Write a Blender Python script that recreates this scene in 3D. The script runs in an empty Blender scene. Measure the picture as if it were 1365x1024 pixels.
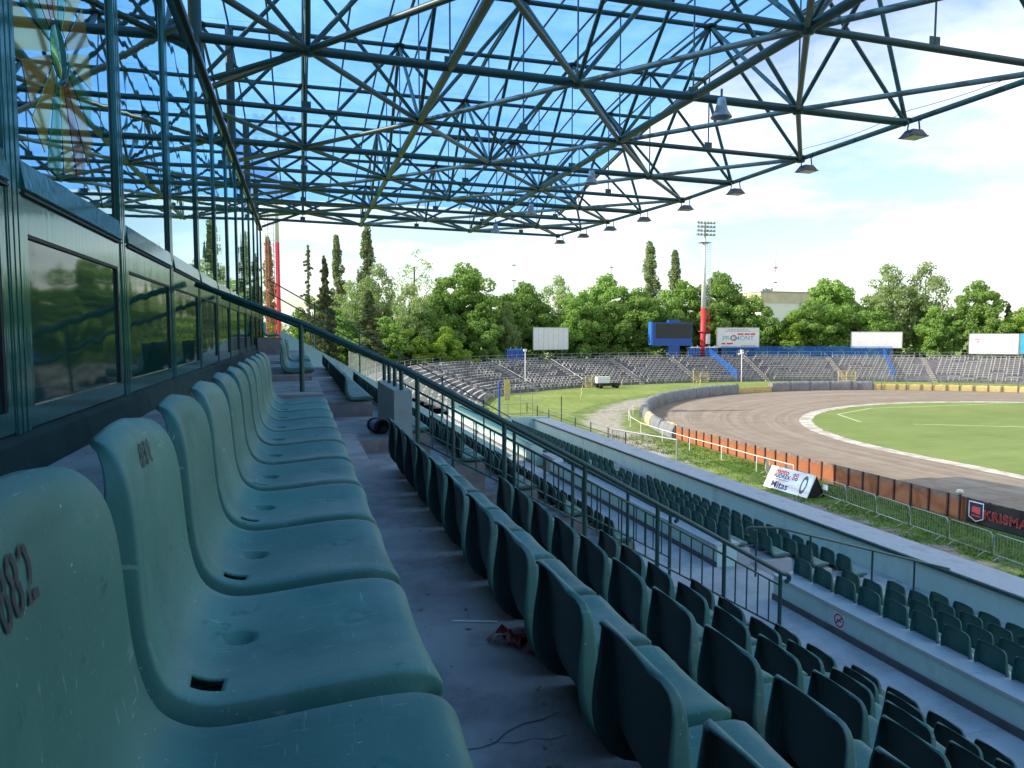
import bpy, bmesh, math, random
import numpy as np
from mathutils import Vector, Matrix, Quaternion

R = math.radians
rnd = random.Random(7)
scene = bpy.context.scene
COL = scene.collection

# ---------------------------------------------------------------- camera
# world: +Y runs along the stand, +X towards the field, camera lens at the origin height
cam_d = bpy.data.cameras.new('camera')
cam = bpy.data.objects.new('camera', cam_d)
COL.objects.link(cam)
cam_d.sensor_width = 36.0
cam_d.lens = 25.45
cam_d.clip_start = 0.02
cam_d.clip_end = 3000
cam.location = (0, 0, 0)
cam.rotation_euler = (R(90 - 4.03), 0, R(-16.33))
scene.camera = cam

# ---------------------------------------------------------------- sky
SUN_ELEV, SUN_ROT = R(31.5), R(-81.3)
world = bpy.data.worlds.new('World')
scene.world = world
world.use_nodes = True
nt = world.node_tree
for n in list(nt.nodes):
    nt.nodes.remove(n)
wo = nt.nodes.new('ShaderNodeOutputWorld')
bg = nt.nodes.new('ShaderNodeBackground')
bg.inputs['Strength'].default_value = 0.102
sky = nt.nodes.new('ShaderNodeTexSky')
sky.sky_type = 'NISHITA'
sky.sun_disc = False
sky.sun_elevation = SUN_ELEV
sky.sun_rotation = SUN_ROT
sky.air_density = 1.0
sky.dust_density = 1.4
sky.ozone_density = 1.0
# soft fair-weather clouds all round the sky, projected on a cloud layer overhead
tc = nt.nodes.new('ShaderNodeTexCoord')
sep = nt.nodes.new('ShaderNodeSeparateXYZ')
nt.links.new(tc.outputs['Generated'], sep.inputs[0])
zz = nt.nodes.new('ShaderNodeMath'); zz.operation = 'MAXIMUM'
nt.links.new(sep.outputs['Z'], zz.inputs[0]); zz.inputs[1].default_value = 0.0
za = nt.nodes.new('ShaderNodeMath'); za.operation = 'ADD'
nt.links.new(zz.outputs[0], za.inputs[0]); za.inputs[1].default_value = 0.16
dx = nt.nodes.new('ShaderNodeMath'); dx.operation = 'DIVIDE'
nt.links.new(sep.outputs['X'], dx.inputs[0]); nt.links.new(za.outputs[0], dx.inputs[1])
dy = nt.nodes.new('ShaderNodeMath'); dy.operation = 'DIVIDE'
nt.links.new(sep.outputs['Y'], dy.inputs[0]); nt.links.new(za.outputs[0], dy.inputs[1])
cmb = nt.nodes.new('ShaderNodeCombineXYZ')
nt.links.new(dx.outputs[0], cmb.inputs[0]); nt.links.new(dy.outputs[0], cmb.inputs[1])
cn = nt.nodes.new('ShaderNodeTexNoise')
cn.inputs['Scale'].default_value = 1.15
cn.inputs['Detail'].default_value = 9
cn.inputs['Roughness'].default_value = 0.58
nt.links.new(cmb.outputs[0], cn.inputs['Vector'])
cr = nt.nodes.new('ShaderNodeValToRGB')
cr.color_ramp.elements[0].position = 0.42
cr.color_ramp.elements[0].color = (0.05, 0.05, 0.05, 1)
cr.color_ramp.elements[1].position = 0.66
nt.links.new(cn.outputs['Fac'], cr.inputs[0])
cmul = nt.nodes.new('ShaderNodeMath'); cmul.operation = 'MULTIPLY'
nt.links.new(cr.outputs[0], cmul.inputs[0]); cmul.inputs[1].default_value = 0.85
mixc = nt.nodes.new('ShaderNodeMixRGB')
nt.links.new(cmul.outputs[0], mixc.inputs[0])
nt.links.new(sky.outputs[0], mixc.inputs[1])
mixc.inputs[2].default_value = (5.9, 6.0, 6.05, 1)
nt.links.new(mixc.outputs[0], bg.inputs[0])
nt.links.new(bg.outputs[0], wo.inputs[0])

# ---------------------------------------------------------------- sun
sd = bpy.data.lights.new('sun', 'SUN')
sd.energy = 2.6
sd.angle = R(0.5)
sd.color = (1.0, 0.93, 0.82)
sun = bpy.data.objects.new('sun', sd)
COL.objects.link(sun)
tosun = Vector((math.sin(SUN_ROT) * math.cos(SUN_ELEV), math.cos(SUN_ROT) * math.cos(SUN_ELEV), math.sin(SUN_ELEV)))
sun.rotation_euler = tosun.to_track_quat('Z', 'Y').to_euler()
sun.location = tosun * 200

# ---------------------------------------------------------------- exposure
vs = scene.view_settings
vs.view_transform = 'Standard'
vs.look = 'None'
vs.exposure = 1.38
vs.gamma = 1.0
vs.use_curve_mapping = False
scene.cycles.max_bounces = 8
scene.cycles.transparent_max_bounces = 12
scene.cycles.caustics_reflective = False
scene.cycles.caustics_refractive = False
scene.cycles.sample_clamp_indirect = 8

# ================================================================ materials
MATS = {}
def mat(name, c1, c2=None, rough=0.7, scale=4.0, metal=0.0, spec=0.5, bump=0.0, bscale=None, dirt=None, dscale=0.7,
        damt=0.5, coords='Object', detail=5, rvar=0.0, stretch=None, dlo=0.5, dhi=0.68, lo=0.35, hi=0.65):
    if name in MATS:
        return MATS[name]
    m = bpy.data.materials.new(name)
    m.use_nodes = True
    t = m.node_tree
    b = t.nodes['Principled BSDF']
    b.inputs['Roughness'].default_value = rough
    b.inputs['Metallic'].default_value = metal
    b.inputs['Specular IOR Level'].default_value = spec
    co = t.nodes.new('ShaderNodeTexCoord')
    src = co.outputs[coords]
    if stretch:
        mp = t.nodes.new('ShaderNodeMapping')
        mp.inputs['Scale'].default_value = stretch
        t.links.new(src, mp.inputs[0]); src = mp.outputs[0]
    c2 = c2 or tuple(x * 0.75 for x in c1)
    n = t.nodes.new('ShaderNodeTexNoise')
    n.inputs['Scale'].default_value = scale
    n.inputs['Detail'].default_value = detail
    t.links.new(src, n.inputs['Vector'])
    r = t.nodes.new('ShaderNodeValToRGB')
    r.color_ramp.elements[0].position = lo; r.color_ramp.elements[1].position = hi
    r.color_ramp.elements[0].color = (*c2, 1); r.color_ramp.elements[1].color = (*c1, 1)
    t.links.new(n.outputs['Fac'], r.inputs[0])
    out = r.outputs[0]
    if dirt:
        n2 = t.nodes.new('ShaderNodeTexNoise')
        n2.inputs['Scale'].default_value = dscale
        n2.inputs['Detail'].default_value = 8
        n2.inputs['Roughness'].default_value = 0.65
        t.links.new(src, n2.inputs['Vector'])
        r2 = t.nodes.new('ShaderNodeValToRGB')
        r2.color_ramp.elements[0].position = dlo; r2.color_ramp.elements[1].position = dhi
        t.links.new(n2.outputs['Fac'], r2.inputs[0])
        mu = t.nodes.new('ShaderNodeMath'); mu.operation = 'MULTIPLY'
        t.links.new(r2.outputs[0], mu.inputs[0]); mu.inputs[1].default_value = damt
        mx = t.nodes.new('ShaderNodeMixRGB')
        t.links.new(mu.outputs[0], mx.inputs[0]); t.links.new(out, mx.inputs[1])
        mx.inputs[2].default_value = (*dirt, 1)
        out = mx.outputs[0]
    t.links.new(out, b.inputs['Base Color'])
    if rvar:
        rm = t.nodes.new('ShaderNodeMapRange')
        rm.inputs['To Min'].default_value = max(0, rough - rvar); rm.inputs['To Max'].default_value = min(1, rough + rvar)
        t.links.new(n.outputs['Fac'], rm.inputs['Value']); t.links.new(rm.outputs[0], b.inputs['Roughness'])
    if bump:
        nb = t.nodes.new('ShaderNodeTexNoise')
        nb.inputs['Scale'].default_value = bscale or scale * 4
        nb.inputs['Detail'].default_value = 4
        t.links.new(src, nb.inputs['Vector'])
        bp = t.nodes.new('ShaderNodeBump')
        bp.inputs['Strength'].default_value = bump
        bp.inputs['Distance'].default_value = 0.02
        t.links.new(nb.outputs['Fac'], bp.inputs['Height'])
        t.links.new(bp.outputs[0], b.inputs['Normal'])
    MATS[name] = m
    return m

# seats: green plastic with scuffs and dust
M_seat2 = mat('seat_plastic_lower', (0.035, 0.150, 0.120), (0.026, 0.120, 0.098), rough=0.45, scale=5,
              dirt=(0.10, 0.24, 0.21), dscale=3, damt=0.4, rvar=0.1)
M_seat_shade = mat('seat_plastic_shaded_rear', (0.030, 0.075, 0.070), (0.022, 0.058, 0.055), rough=0.5, scale=6, dirt=(0.03, 0.06, 0.058), dscale=4, damt=0.4)  # darker copy of the green, shade of the seat backs put into the colour
M_dark = mat('dark_recess', (0.008, 0.010, 0.011), rough=0.9)
M_num = mat('stencil_paint', (0.016, 0.018, 0.020), (0.032, 0.036, 0.038), rough=0.6, scale=30)
M_crack = mat('crack_shadow', (0.07, 0.068, 0.065), rough=0.95)
M_conc = mat('stand_concrete', (0.36, 0.345, 0.32), (0.27, 0.26, 0.245), rough=0.85, scale=2.2, bump=0.3, bscale=60,
             dirt=(0.13, 0.125, 0.118), dscale=1.6, damt=0.85, dlo=0.44, dhi=0.62)
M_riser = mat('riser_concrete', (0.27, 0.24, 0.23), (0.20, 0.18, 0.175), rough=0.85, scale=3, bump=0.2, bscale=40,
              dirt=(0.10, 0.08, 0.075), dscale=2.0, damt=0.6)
M_walk = mat('walkway_concrete', (0.50, 0.50, 0.49), (0.41, 0.41, 0.40), rough=0.85, scale=1.5, bump=0.2, bscale=50,
             dirt=(0.15, 0.15, 0.16), dscale=1.1, damt=0.6, dlo=0.5, dhi=0.7)
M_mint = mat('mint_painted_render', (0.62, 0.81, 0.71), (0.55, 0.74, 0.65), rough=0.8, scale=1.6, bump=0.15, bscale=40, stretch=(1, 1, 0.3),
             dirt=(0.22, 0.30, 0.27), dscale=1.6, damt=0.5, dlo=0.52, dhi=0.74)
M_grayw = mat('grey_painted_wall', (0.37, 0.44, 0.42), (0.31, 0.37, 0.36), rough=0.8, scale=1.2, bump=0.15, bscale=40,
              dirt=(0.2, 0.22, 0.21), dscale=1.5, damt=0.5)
M_turq = mat('turquoise_paint', (0.24, 0.55, 0.46), (0.20, 0.47, 0.40), rough=0.8, scale=2)
M_skirt = mat('dark_wall_base', (0.14, 0.14, 0.14), (0.10, 0.10, 0.10), rough=0.9, scale=4)
M_cope = mat('coping_concrete', (0.62, 0.62, 0.60), (0.53, 0.53, 0.51), rough=0.85, scale=1.5, bump=0.2, bscale=40,
             dirt=(0.25, 0.26, 0.26), dscale=1.5, damt=0.6)
M_rail = mat('green_rail_paint', (0.020, 0.085, 0.072), (0.013, 0.060, 0.052), rough=0.35, scale=8, bump=0.05, bscale=60,
             dirt=(0.10, 0.12, 0.11), dscale=9, damt=0.3, dlo=0.58, dhi=0.75)
M_truss = mat('truss_green_paint', (0.022, 0.082, 0.074), (0.014, 0.058, 0.053), rough=0.45, scale=3,
              dirt=(0.12, 0.13, 0.11), dscale=2.5, damt=0.4, coords='Generated')
M_truss2 = mat('truss_weathered_paint', (0.20, 0.22, 0.19), (0.10, 0.15, 0.13), rough=0.5, scale=3, coords='Generated')
M_flash = mat('dull_green_flashing', (0.022, 0.050, 0.044), (0.016, 0.038, 0.034), rough=0.85, scale=5, spec=0.15)
M_black = mat('black_rubber', (0.012, 0.012, 0.013), rough=0.6)
M_steel = mat('galvanised_steel', (0.42, 0.43, 0.44), (0.33, 0.34, 0.35), rough=0.4, metal=0.7, scale=6)
M_lampg = mat('lamp_housing', (0.10, 0.10, 0.11), rough=0.5, metal=0.3)
M_lampglass = mat('lamp_glass', (0.35, 0.36, 0.36), rough=0.15)
M_horn = mat('horn_grey', (0.40, 0.42, 0.43), rough=0.5)
M_white = mat('white_paint', (0.78, 0.78, 0.77), (0.70, 0.70, 0.69), rough=0.55, scale=2, dirt=(0.5, 0.5, 0.48), dscale=1, damt=0.3)
M_red = mat('red_paint', (0.62, 0.035, 0.045), (0.50, 0.03, 0.035), rough=0.5, scale=2)
M_blue = mat('blue_paint', (0.016, 0.085, 0.36), (0.012, 0.07, 0.30), rough=0.5, scale=2)
M_bluet = mat('blue_toilet_plastic', (0.03, 0.17, 0.50), (0.02, 0.13, 0.42), rough=0.45, scale=2)
M_screen = mat('led_screen', (0.030, 0.030, 0.033), (0.022, 0.022, 0.024), rough=0.6, scale=20)
M_yellow = mat('yellow_pad', (0.60, 0.46, 0.18), (0.50, 0.38, 0.15), rough=0.6, scale=1.0, dirt=(0.35, 0.30, 0.2), dscale=0.8, damt=0.5)
M_yelpaint = mat('yellow_paint', (0.62, 0.52, 0.20), rough=0.6)
M_orange = mat('orange_board', (0.36, 0.125, 0.048), (0.28, 0.095, 0.038), rough=0.6, scale=1.5, dirt=(0.22, 0.10, 0.06), dscale=1.2, damt=0.5,
               coords='Object')
M_rust = mat('rusty_post', (0.12, 0.045, 0.03), (0.08, 0.03, 0.022), rough=0.8, scale=6)
M_oldwood = mat('weathered_board', (0.24, 0.16, 0.12), (0.15, 0.09, 0.065), rough=0.85, scale=3)
M_tarp = mat('grey_tarpaulin', (0.22, 0.23, 0.24), (0.16, 0.165, 0.175), rough=0.55, scale=1.2, bump=0.6, bscale=2.5)
M_bench = mat('bench_wood', (0.55, 0.54, 0.52), (0.40, 0.39, 0.38), rough=0.8, scale=2.0, dirt=(0.22, 0.21, 0.2), dscale=1.5, damt=0.6)
M_bench2 = mat('bench_wood_dark', (0.38, 0.37, 0.37), (0.26, 0.25, 0.25), rough=0.85, scale=2.0)
M_bench3 = mat('bench_wood_bleached', (0.66, 0.65, 0.62), (0.52, 0.51, 0.49), rough=0.8, scale=2.0)
M_terr = mat('terrace_concrete', (0.185, 0.185, 0.205), (0.135, 0.135, 0.150), rough=0.9, scale=0.8, dirt=(0.15, 0.145, 0.14), dscale=0.5, damt=0.5)
M_stairc = mat('terrace_stair_concrete', (0.40, 0.36, 0.30), (0.32, 0.29, 0.25), rough=0.9, scale=1)
M_trunk = mat('bark', (0.10, 0.075, 0.055), (0.06, 0.045, 0.035), rough=0.95, scale=3)
M_block = mat('white_building_render', (0.75, 0.73, 0.70), (0.70, 0.68, 0.65), rough=0.8, scale=0.3)
M_padp = mat('pale_pad_cover', (0.50, 0.42, 0.25), (0.38, 0.32, 0.20), rough=0.7, scale=1.0)
M_cream = mat('cream_building_render', (0.66, 0.57, 0.42), rough=0.8, scale=0.3)
M_rag = mat('red_plastic_rag', (0.22, 0.02, 0.012), (0.12, 0.012, 0.01), rough=0.45, scale=12)
M_bucket = mat('pale_blue_sleeve', (0.20, 0.26, 0.42), rough=0.6)
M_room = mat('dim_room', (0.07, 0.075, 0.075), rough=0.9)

def simple_mix(name, build):
    m = bpy.data.materials.new(name); m.use_nodes = True
    t = m.node_tree
    for n in list(t.nodes): t.nodes.remove(n)
    o = t.nodes.new('ShaderNodeOutputMaterial')
    build(t, o)
    MATS[name] = m
    return m

def _glass(t, o):      # coated facade glass: strong mirror, some see-through
    lw = t.nodes.new('ShaderNodeFresnel'); lw.inputs['IOR'].default_value = 1.9
    gl = t.nodes.new('ShaderNodeBsdfGlossy'); gl.inputs['Roughness'].default_value = 0.012
    gl.inputs['Color'].default_value = (0.72, 0.88, 0.92, 1)
    tr = t.nodes.new('ShaderNodeBsdfTransparent'); tr.inputs['Color'].default_value = (0.55, 0.62, 0.60, 1)
    mx = t.nodes.new('ShaderNodeMixShader')
    ad = t.nodes.new('ShaderNodeMath'); ad.operation = 'ADD'; ad.use_clamp = True; ad.inputs[1].default_value = 0.45
    t.links.new(lw.outputs[0], ad.inputs[0])
    # faint waviness of the pane
    tcn = t.nodes.new('ShaderNodeTexCoord'); nn = t.nodes.new('ShaderNodeTexNoise'); nn.inputs['Scale'].default_value = 1.3
    t.links.new(tcn.outputs['Object'], nn.inputs['Vector'])
    bp = t.nodes.new('ShaderNodeBump'); bp.inputs['Strength'].default_value = 0.03; bp.inputs['Distance'].default_value = 0.05
    t.links.new(nn.outputs['Fac'], bp.inputs['Height']); t.links.new(bp.outputs[0], gl.inputs['Normal'])
    t.links.new(ad.outputs[0], mx.inputs[0]); t.links.new(tr.outputs[0], mx.inputs[1]); t.links.new(gl.outputs[0], mx.inputs[2])
    t.links.new(mx.outputs[0], o.inputs[0])
M_glass = simple_mix('facade_glass', _glass)

def _clad(t, o):       # polished green metal cladding
    b = t.nodes.new('ShaderNodeBsdfPrincipled')
    b.inputs['Base Color'].default_value = (0.022, 0.090, 0.075, 1)
    b.inputs['Roughness'].default_value = 0.09
    b.inputs['IOR'].default_value = 2.3
    b.inputs['Specular Tint'].default_value = (0.30, 0.68, 0.60, 1)
    tcn = t.nodes.new('ShaderNodeTexCoord'); mp = t.nodes.new('ShaderNodeMapping'); mp.inputs['Scale'].default_value = (1, 5, 0.3)
    t.links.new(tcn.outputs['Object'], mp.inputs[0])
    nn = t.nodes.new('ShaderNodeTexNoise'); nn.inputs['Scale'].default_value = 5; t.links.new(mp.outputs[0], nn.inputs['Vector'])
    bp = t.nodes.new('ShaderNodeBump'); bp.inputs['Strength'].default_value = 0.06; bp.inputs['Distance'].default_value = 0.03
    t.links.new(nn.outputs['Fac'], bp.inputs['Height']); t.links.new(bp.outputs[0], b.inputs['Normal'])
    t.links.new(b.outputs[0], o.inputs[0])
M_frame = simple_mix('green_metal_cladding', _clad)

def _spandrel(t, o):   # dark green glossy lower panel
    b = t.nodes.new('ShaderNodeBsdfPrincipled')
    b.inputs['Base Color'].default_value = (0.008, 0.040, 0.030, 1)
    b.inputs['Roughness'].default_value = 0.05
    b.inputs['IOR'].default_value = 1.55
    b.inputs['Specular Tint'].default_value = (0.17, 0.40, 0.28, 1)
    tcn = t.nodes.new('ShaderNodeTexCoord'); nn = t.nodes.new('ShaderNodeTexNoise'); nn.inputs['Scale'].default_value = 1.6
    nn.inputs['Detail'].default_value = 1
    t.links.new(tcn.outputs['Object'], nn.inputs['Vector'])
    bp = t.nodes.new('ShaderNodeBump'); bp.inputs['Strength'].default_value = 0.10; bp.inputs['Distance'].default_value = 0.06
    t.links.new(nn.outputs['Fac'], bp.inputs['Height']); t.links.new(bp.outputs[0], b.inputs['Normal'])
    t.links.new(b.outputs[0], o.inputs[0])
M_span = simple_mix('green_spandrel', _spandrel)

def _poly(t, o):       # translucent blue roof sheet
    tr = t.nodes.new('ShaderNodeBsdfTransparent'); tr.inputs['Color'].default_value = (0.48, 0.73, 1.0, 1)
    tl = t.nodes.new('ShaderNodeBsdfTranslucent')
    tcn = t.nodes.new('ShaderNodeTexCoord'); nn = t.nodes.new('ShaderNodeTexNoise'); nn.inputs['Scale'].default_value = 0.9
    nn.inputs['Detail'].default_value = 6
    t.links.new(tcn.outputs['Object'], nn.inputs['Vector'])
    r = t.nodes.new('ShaderNodeValToRGB')
    r.color_ramp.elements[0].position = 0.35; r.color_ramp.elements[1].position = 0.7
    r.color_ramp.elements[0].color = (0.36, 0.62, 0.94, 1); r.color_ramp.elements[1].color = (0.54, 0.75, 0.96, 1)
    t.links.new(nn.outputs['Fac'], r.inputs[0]); t.links.new(r.outputs[0], tl.inputs['Color'])
    gl = t.nodes.new('ShaderNodeBsdfGlossy'); gl.inputs['Roughness'].default_value = 0.1
    gl.inputs['Color'].default_value = (0.8, 0.8, 0.8, 1)
    m1 = t.nodes.new('ShaderNodeMixShader'); m1.inputs[0].default_value = 0.30
    t.links.new(tr.outputs[0], m1.inputs[1]); t.links.new(tl.outputs[0], m1.inputs[2])
    m2 = t.nodes.new('ShaderNodeMixShader')
    m2.inputs[0].default_value = 0.04
    t.links.new(m1.outputs[0], m2.inputs[1]); t.links.new(gl.outputs[0], m2.inputs[2])
    t.links.new(m2.outputs[0], o.inputs[0])
M_poly = simple_mix('blue_roof_sheet', _poly)

def seatmat(name, c1, c2, dust, amt):
    def b(t, o):
        p = t.nodes.new('ShaderNodeBsdfPrincipled'); t.links.new(p.outputs[0], o.inputs[0])
        p.inputs['Specular IOR Level'].default_value = 0.4
        co = t.nodes.new('ShaderNodeTexCoord').outputs['Object']; oi = t.nodes.new('ShaderNodeObjectInfo')
        mp = t.nodes.new('ShaderNodeMapping'); t.links.new(co, mp.inputs[0])
        cx = t.nodes.new('ShaderNodeCombineXYZ')
        ml = t.nodes.new('ShaderNodeMath'); ml.operation = 'MULTIPLY'; ml.inputs[1].default_value = 37.0
        t.links.new(oi.outputs['Random'], ml.inputs[0])
        for k in range(3): t.links.new(ml.outputs[0], cx.inputs[k])
        t.links.new(cx.outputs[0], mp.inputs['Location']); v = mp.outputs[0]
        def nz(vec, sc, det=5, ro=0.55, di=0.0):
            n = t.nodes.new('ShaderNodeTexNoise'); n.inputs['Scale'].default_value = sc; n.inputs['Detail'].default_value = det
            n.inputs['Roughness'].default_value = ro; n.inputs['Distortion'].default_value = di; t.links.new(vec, n.inputs['Vector']); return n.outputs['Fac']
        def rp(f, a, b_, ca, cb):
            r = t.nodes.new('ShaderNodeValToRGB'); e = r.color_ramp.elements; e[0].position = a; e[1].position = b_
            e[0].color = (*ca, 1); e[1].color = (*cb, 1); t.links.new(f, r.inputs[0]); return r.outputs[0]
        def mx(f, a, b_, k=1.0):
            m = t.nodes.new('ShaderNodeMixRGB'); mu = t.nodes.new('ShaderNodeMath'); mu.operation = 'MULTIPLY'; mu.inputs[1].default_value = k
            t.links.new(f, mu.inputs[0]); t.links.new(mu.outputs[0], m.inputs[0]); t.links.new(a, m.inputs[1]); m.inputs[2].default_value = (*b_, 1); return m.outputs[0]
        W, B = (1,1,1), (0,0,0)
        c = rp(nz(v, 4.5), 0.35, 0.65, c2, c1)
        c = mx(rp(nz(v, 3.2, 8, 0.7), 0.46, 0.70, B, W), c, dust, amt)                       # dust film
        m2 = t.nodes.new('ShaderNodeMapping'); m2.inputs['Rotation'].default_value = (0.3, 0.5, 0.7); m2.inputs['Scale'].default_value = (6, 70, 16); t.links.new(v, m2.inputs[0])
        sc1 = rp(nz(m2.outputs[0], 1.6, 3, 0.6, 0.4), 0.66, 0.72, B, W)
        m3 = t.nodes.new('ShaderNodeMapping'); m3.inputs['Rotation'].default_value = (0.2, -0.6, -0.9); m3.inputs['Scale'].default_value = (60, 5, 12); t.links.new(v, m3.inputs[0])
        sc2 = rp(nz(m3.outputs[0], 1.6, 3, 0.6, 0.4), 0.67, 0.72, B, W)
        c = mx(sc1, c, tuple(min(1, x*1.5+0.05) for x in dust), 0.42); c = mx(sc2, c, tuple(min(1, x*1.5+0.05) for x in dust), 0.36)   # scratches
        c = mx(rp(nz(v, 95, 2), 0.73, 0.76, B, W), c, tuple(x*2.2 for x in dust), 0.6)        # specks
        c = mx(rp(nz(v, 22, 4, 0.7), 0.64, 0.72, B, W), c, tuple(x*0.35 for x in c2), 0.5)     # grime
        hs = t.nodes.new('ShaderNodeHueSaturation'); mr = t.nodes.new('ShaderNodeMapRange'); mr.inputs['To Min'].default_value = 0.86; mr.inputs['To Max'].default_value = 1.16
        t.links.new(oi.outputs['Random'], mr.inputs['Value']); t.links.new(mr.outputs[0], hs.inputs['Value']); t.links.new(c, hs.inputs['Color'])
        t.links.new(hs.outputs[0], p.inputs['Base Color'])
        rr_ = t.nodes.new('ShaderNodeMapRange'); rr_.inputs['To Min'].default_value = 0.38; rr_.inputs['To Max'].default_value = 0.72
        t.links.new(nz(v, 7, 6, 0.7), rr_.inputs['Value']); t.links.new(rr_.outputs[0], p.inputs['Roughness'])
        bp = t.nodes.new('ShaderNodeBump'); bp.inputs['Strength'].default_value = 0.06; bp.inputs['Distance'].default_value = 0.01
        t.links.new(nz(v, 160, 3), bp.inputs['Height']); t.links.new(bp.outputs[0], p.inputs['Normal'])
    return simple_mix(name, b)
M_seat = seatmat('seat_plastic', (0.054, 0.178, 0.142), (0.040, 0.136, 0.113), (0.165, 0.235, 0.215), 0.60)

def leafmat(name, c1, c2, trans=0.35):
    def b(t, o):
        df = t.nodes.new('ShaderNodeBsdfDiffuse'); tl = t.nodes.new('ShaderNodeBsdfTranslucent')
        tcn = t.nodes.new('ShaderNodeTexCoord'); nn = t.nodes.new('ShaderNodeTexNoise'); nn.inputs['Scale'].default_value = 0.9
        nn.inputs['Detail'].default_value = 4
        t.links.new(tcn.outputs['Object'], nn.inputs['Vector'])
        oi = t.nodes.new('ShaderNodeObjectInfo')
        r = t.nodes.new('ShaderNodeValToRGB')
        r.color_ramp.elements[0].position = 0.3; r.color_ramp.elements[1].position = 0.7
        r.color_ramp.elements[0].color = (*c2, 1); r.color_ramp.elements[1].color = (*c1, 1)
        t.links.new(nn.outputs['Fac'], r.inputs[0])
        hs = t.nodes.new('ShaderNodeHueSaturation')
        mr = t.nodes.new('ShaderNodeMapRange'); mr.inputs['To Min'].default_value = 0.92; mr.inputs['To Max'].default_value = 1.35
        t.links.new(oi.outputs['Random'], mr.inputs['Value']); t.links.new(mr.outputs[0], hs.inputs['Value'])
        t.links.new(r.outputs[0], hs.inputs['Color'])
        t.links.new(hs.outputs[0], df.inputs['Color']); t.links.new(hs.outputs[0], tl.inputs['Color'])
        mx = t.nodes.new('ShaderNodeMixShader'); mx.inputs[0].default_value = trans
        t.links.new(df.outputs[0], mx.inputs[1]); t.links.new(tl.outputs[0], mx.inputs[2])
        t.links.new(mx.outputs[0], o.inputs[0])
    return simple_mix(name, b)
M_leaf = leafmat('broad_leaves', (0.250, 0.385, 0.100), (0.175, 0.300, 0.072), 0.48)
M_leafp = leafmat('pale_leaves', (0.330, 0.425, 0.175), (0.250, 0.345, 0.130), 0.45)
M_leafd = leafmat('spruce_needles', (0.140, 0.170, 0.085), (0.100, 0.130, 0.062), 0.25)
M_leafpop = leafmat('poplar_leaves', (0.240, 0.300, 0.140), (0.180, 0.240, 0.105), 0.42)
M_leafy = leafmat('young_leaves', (0.240, 0.360, 0.060), (0.180, 0.290, 0.045), 0.42)
M_blade = leafmat('grass_blades', (0.12, 0.20, 0.035), (0.085, 0.15, 0.028), 0.3)

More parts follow.
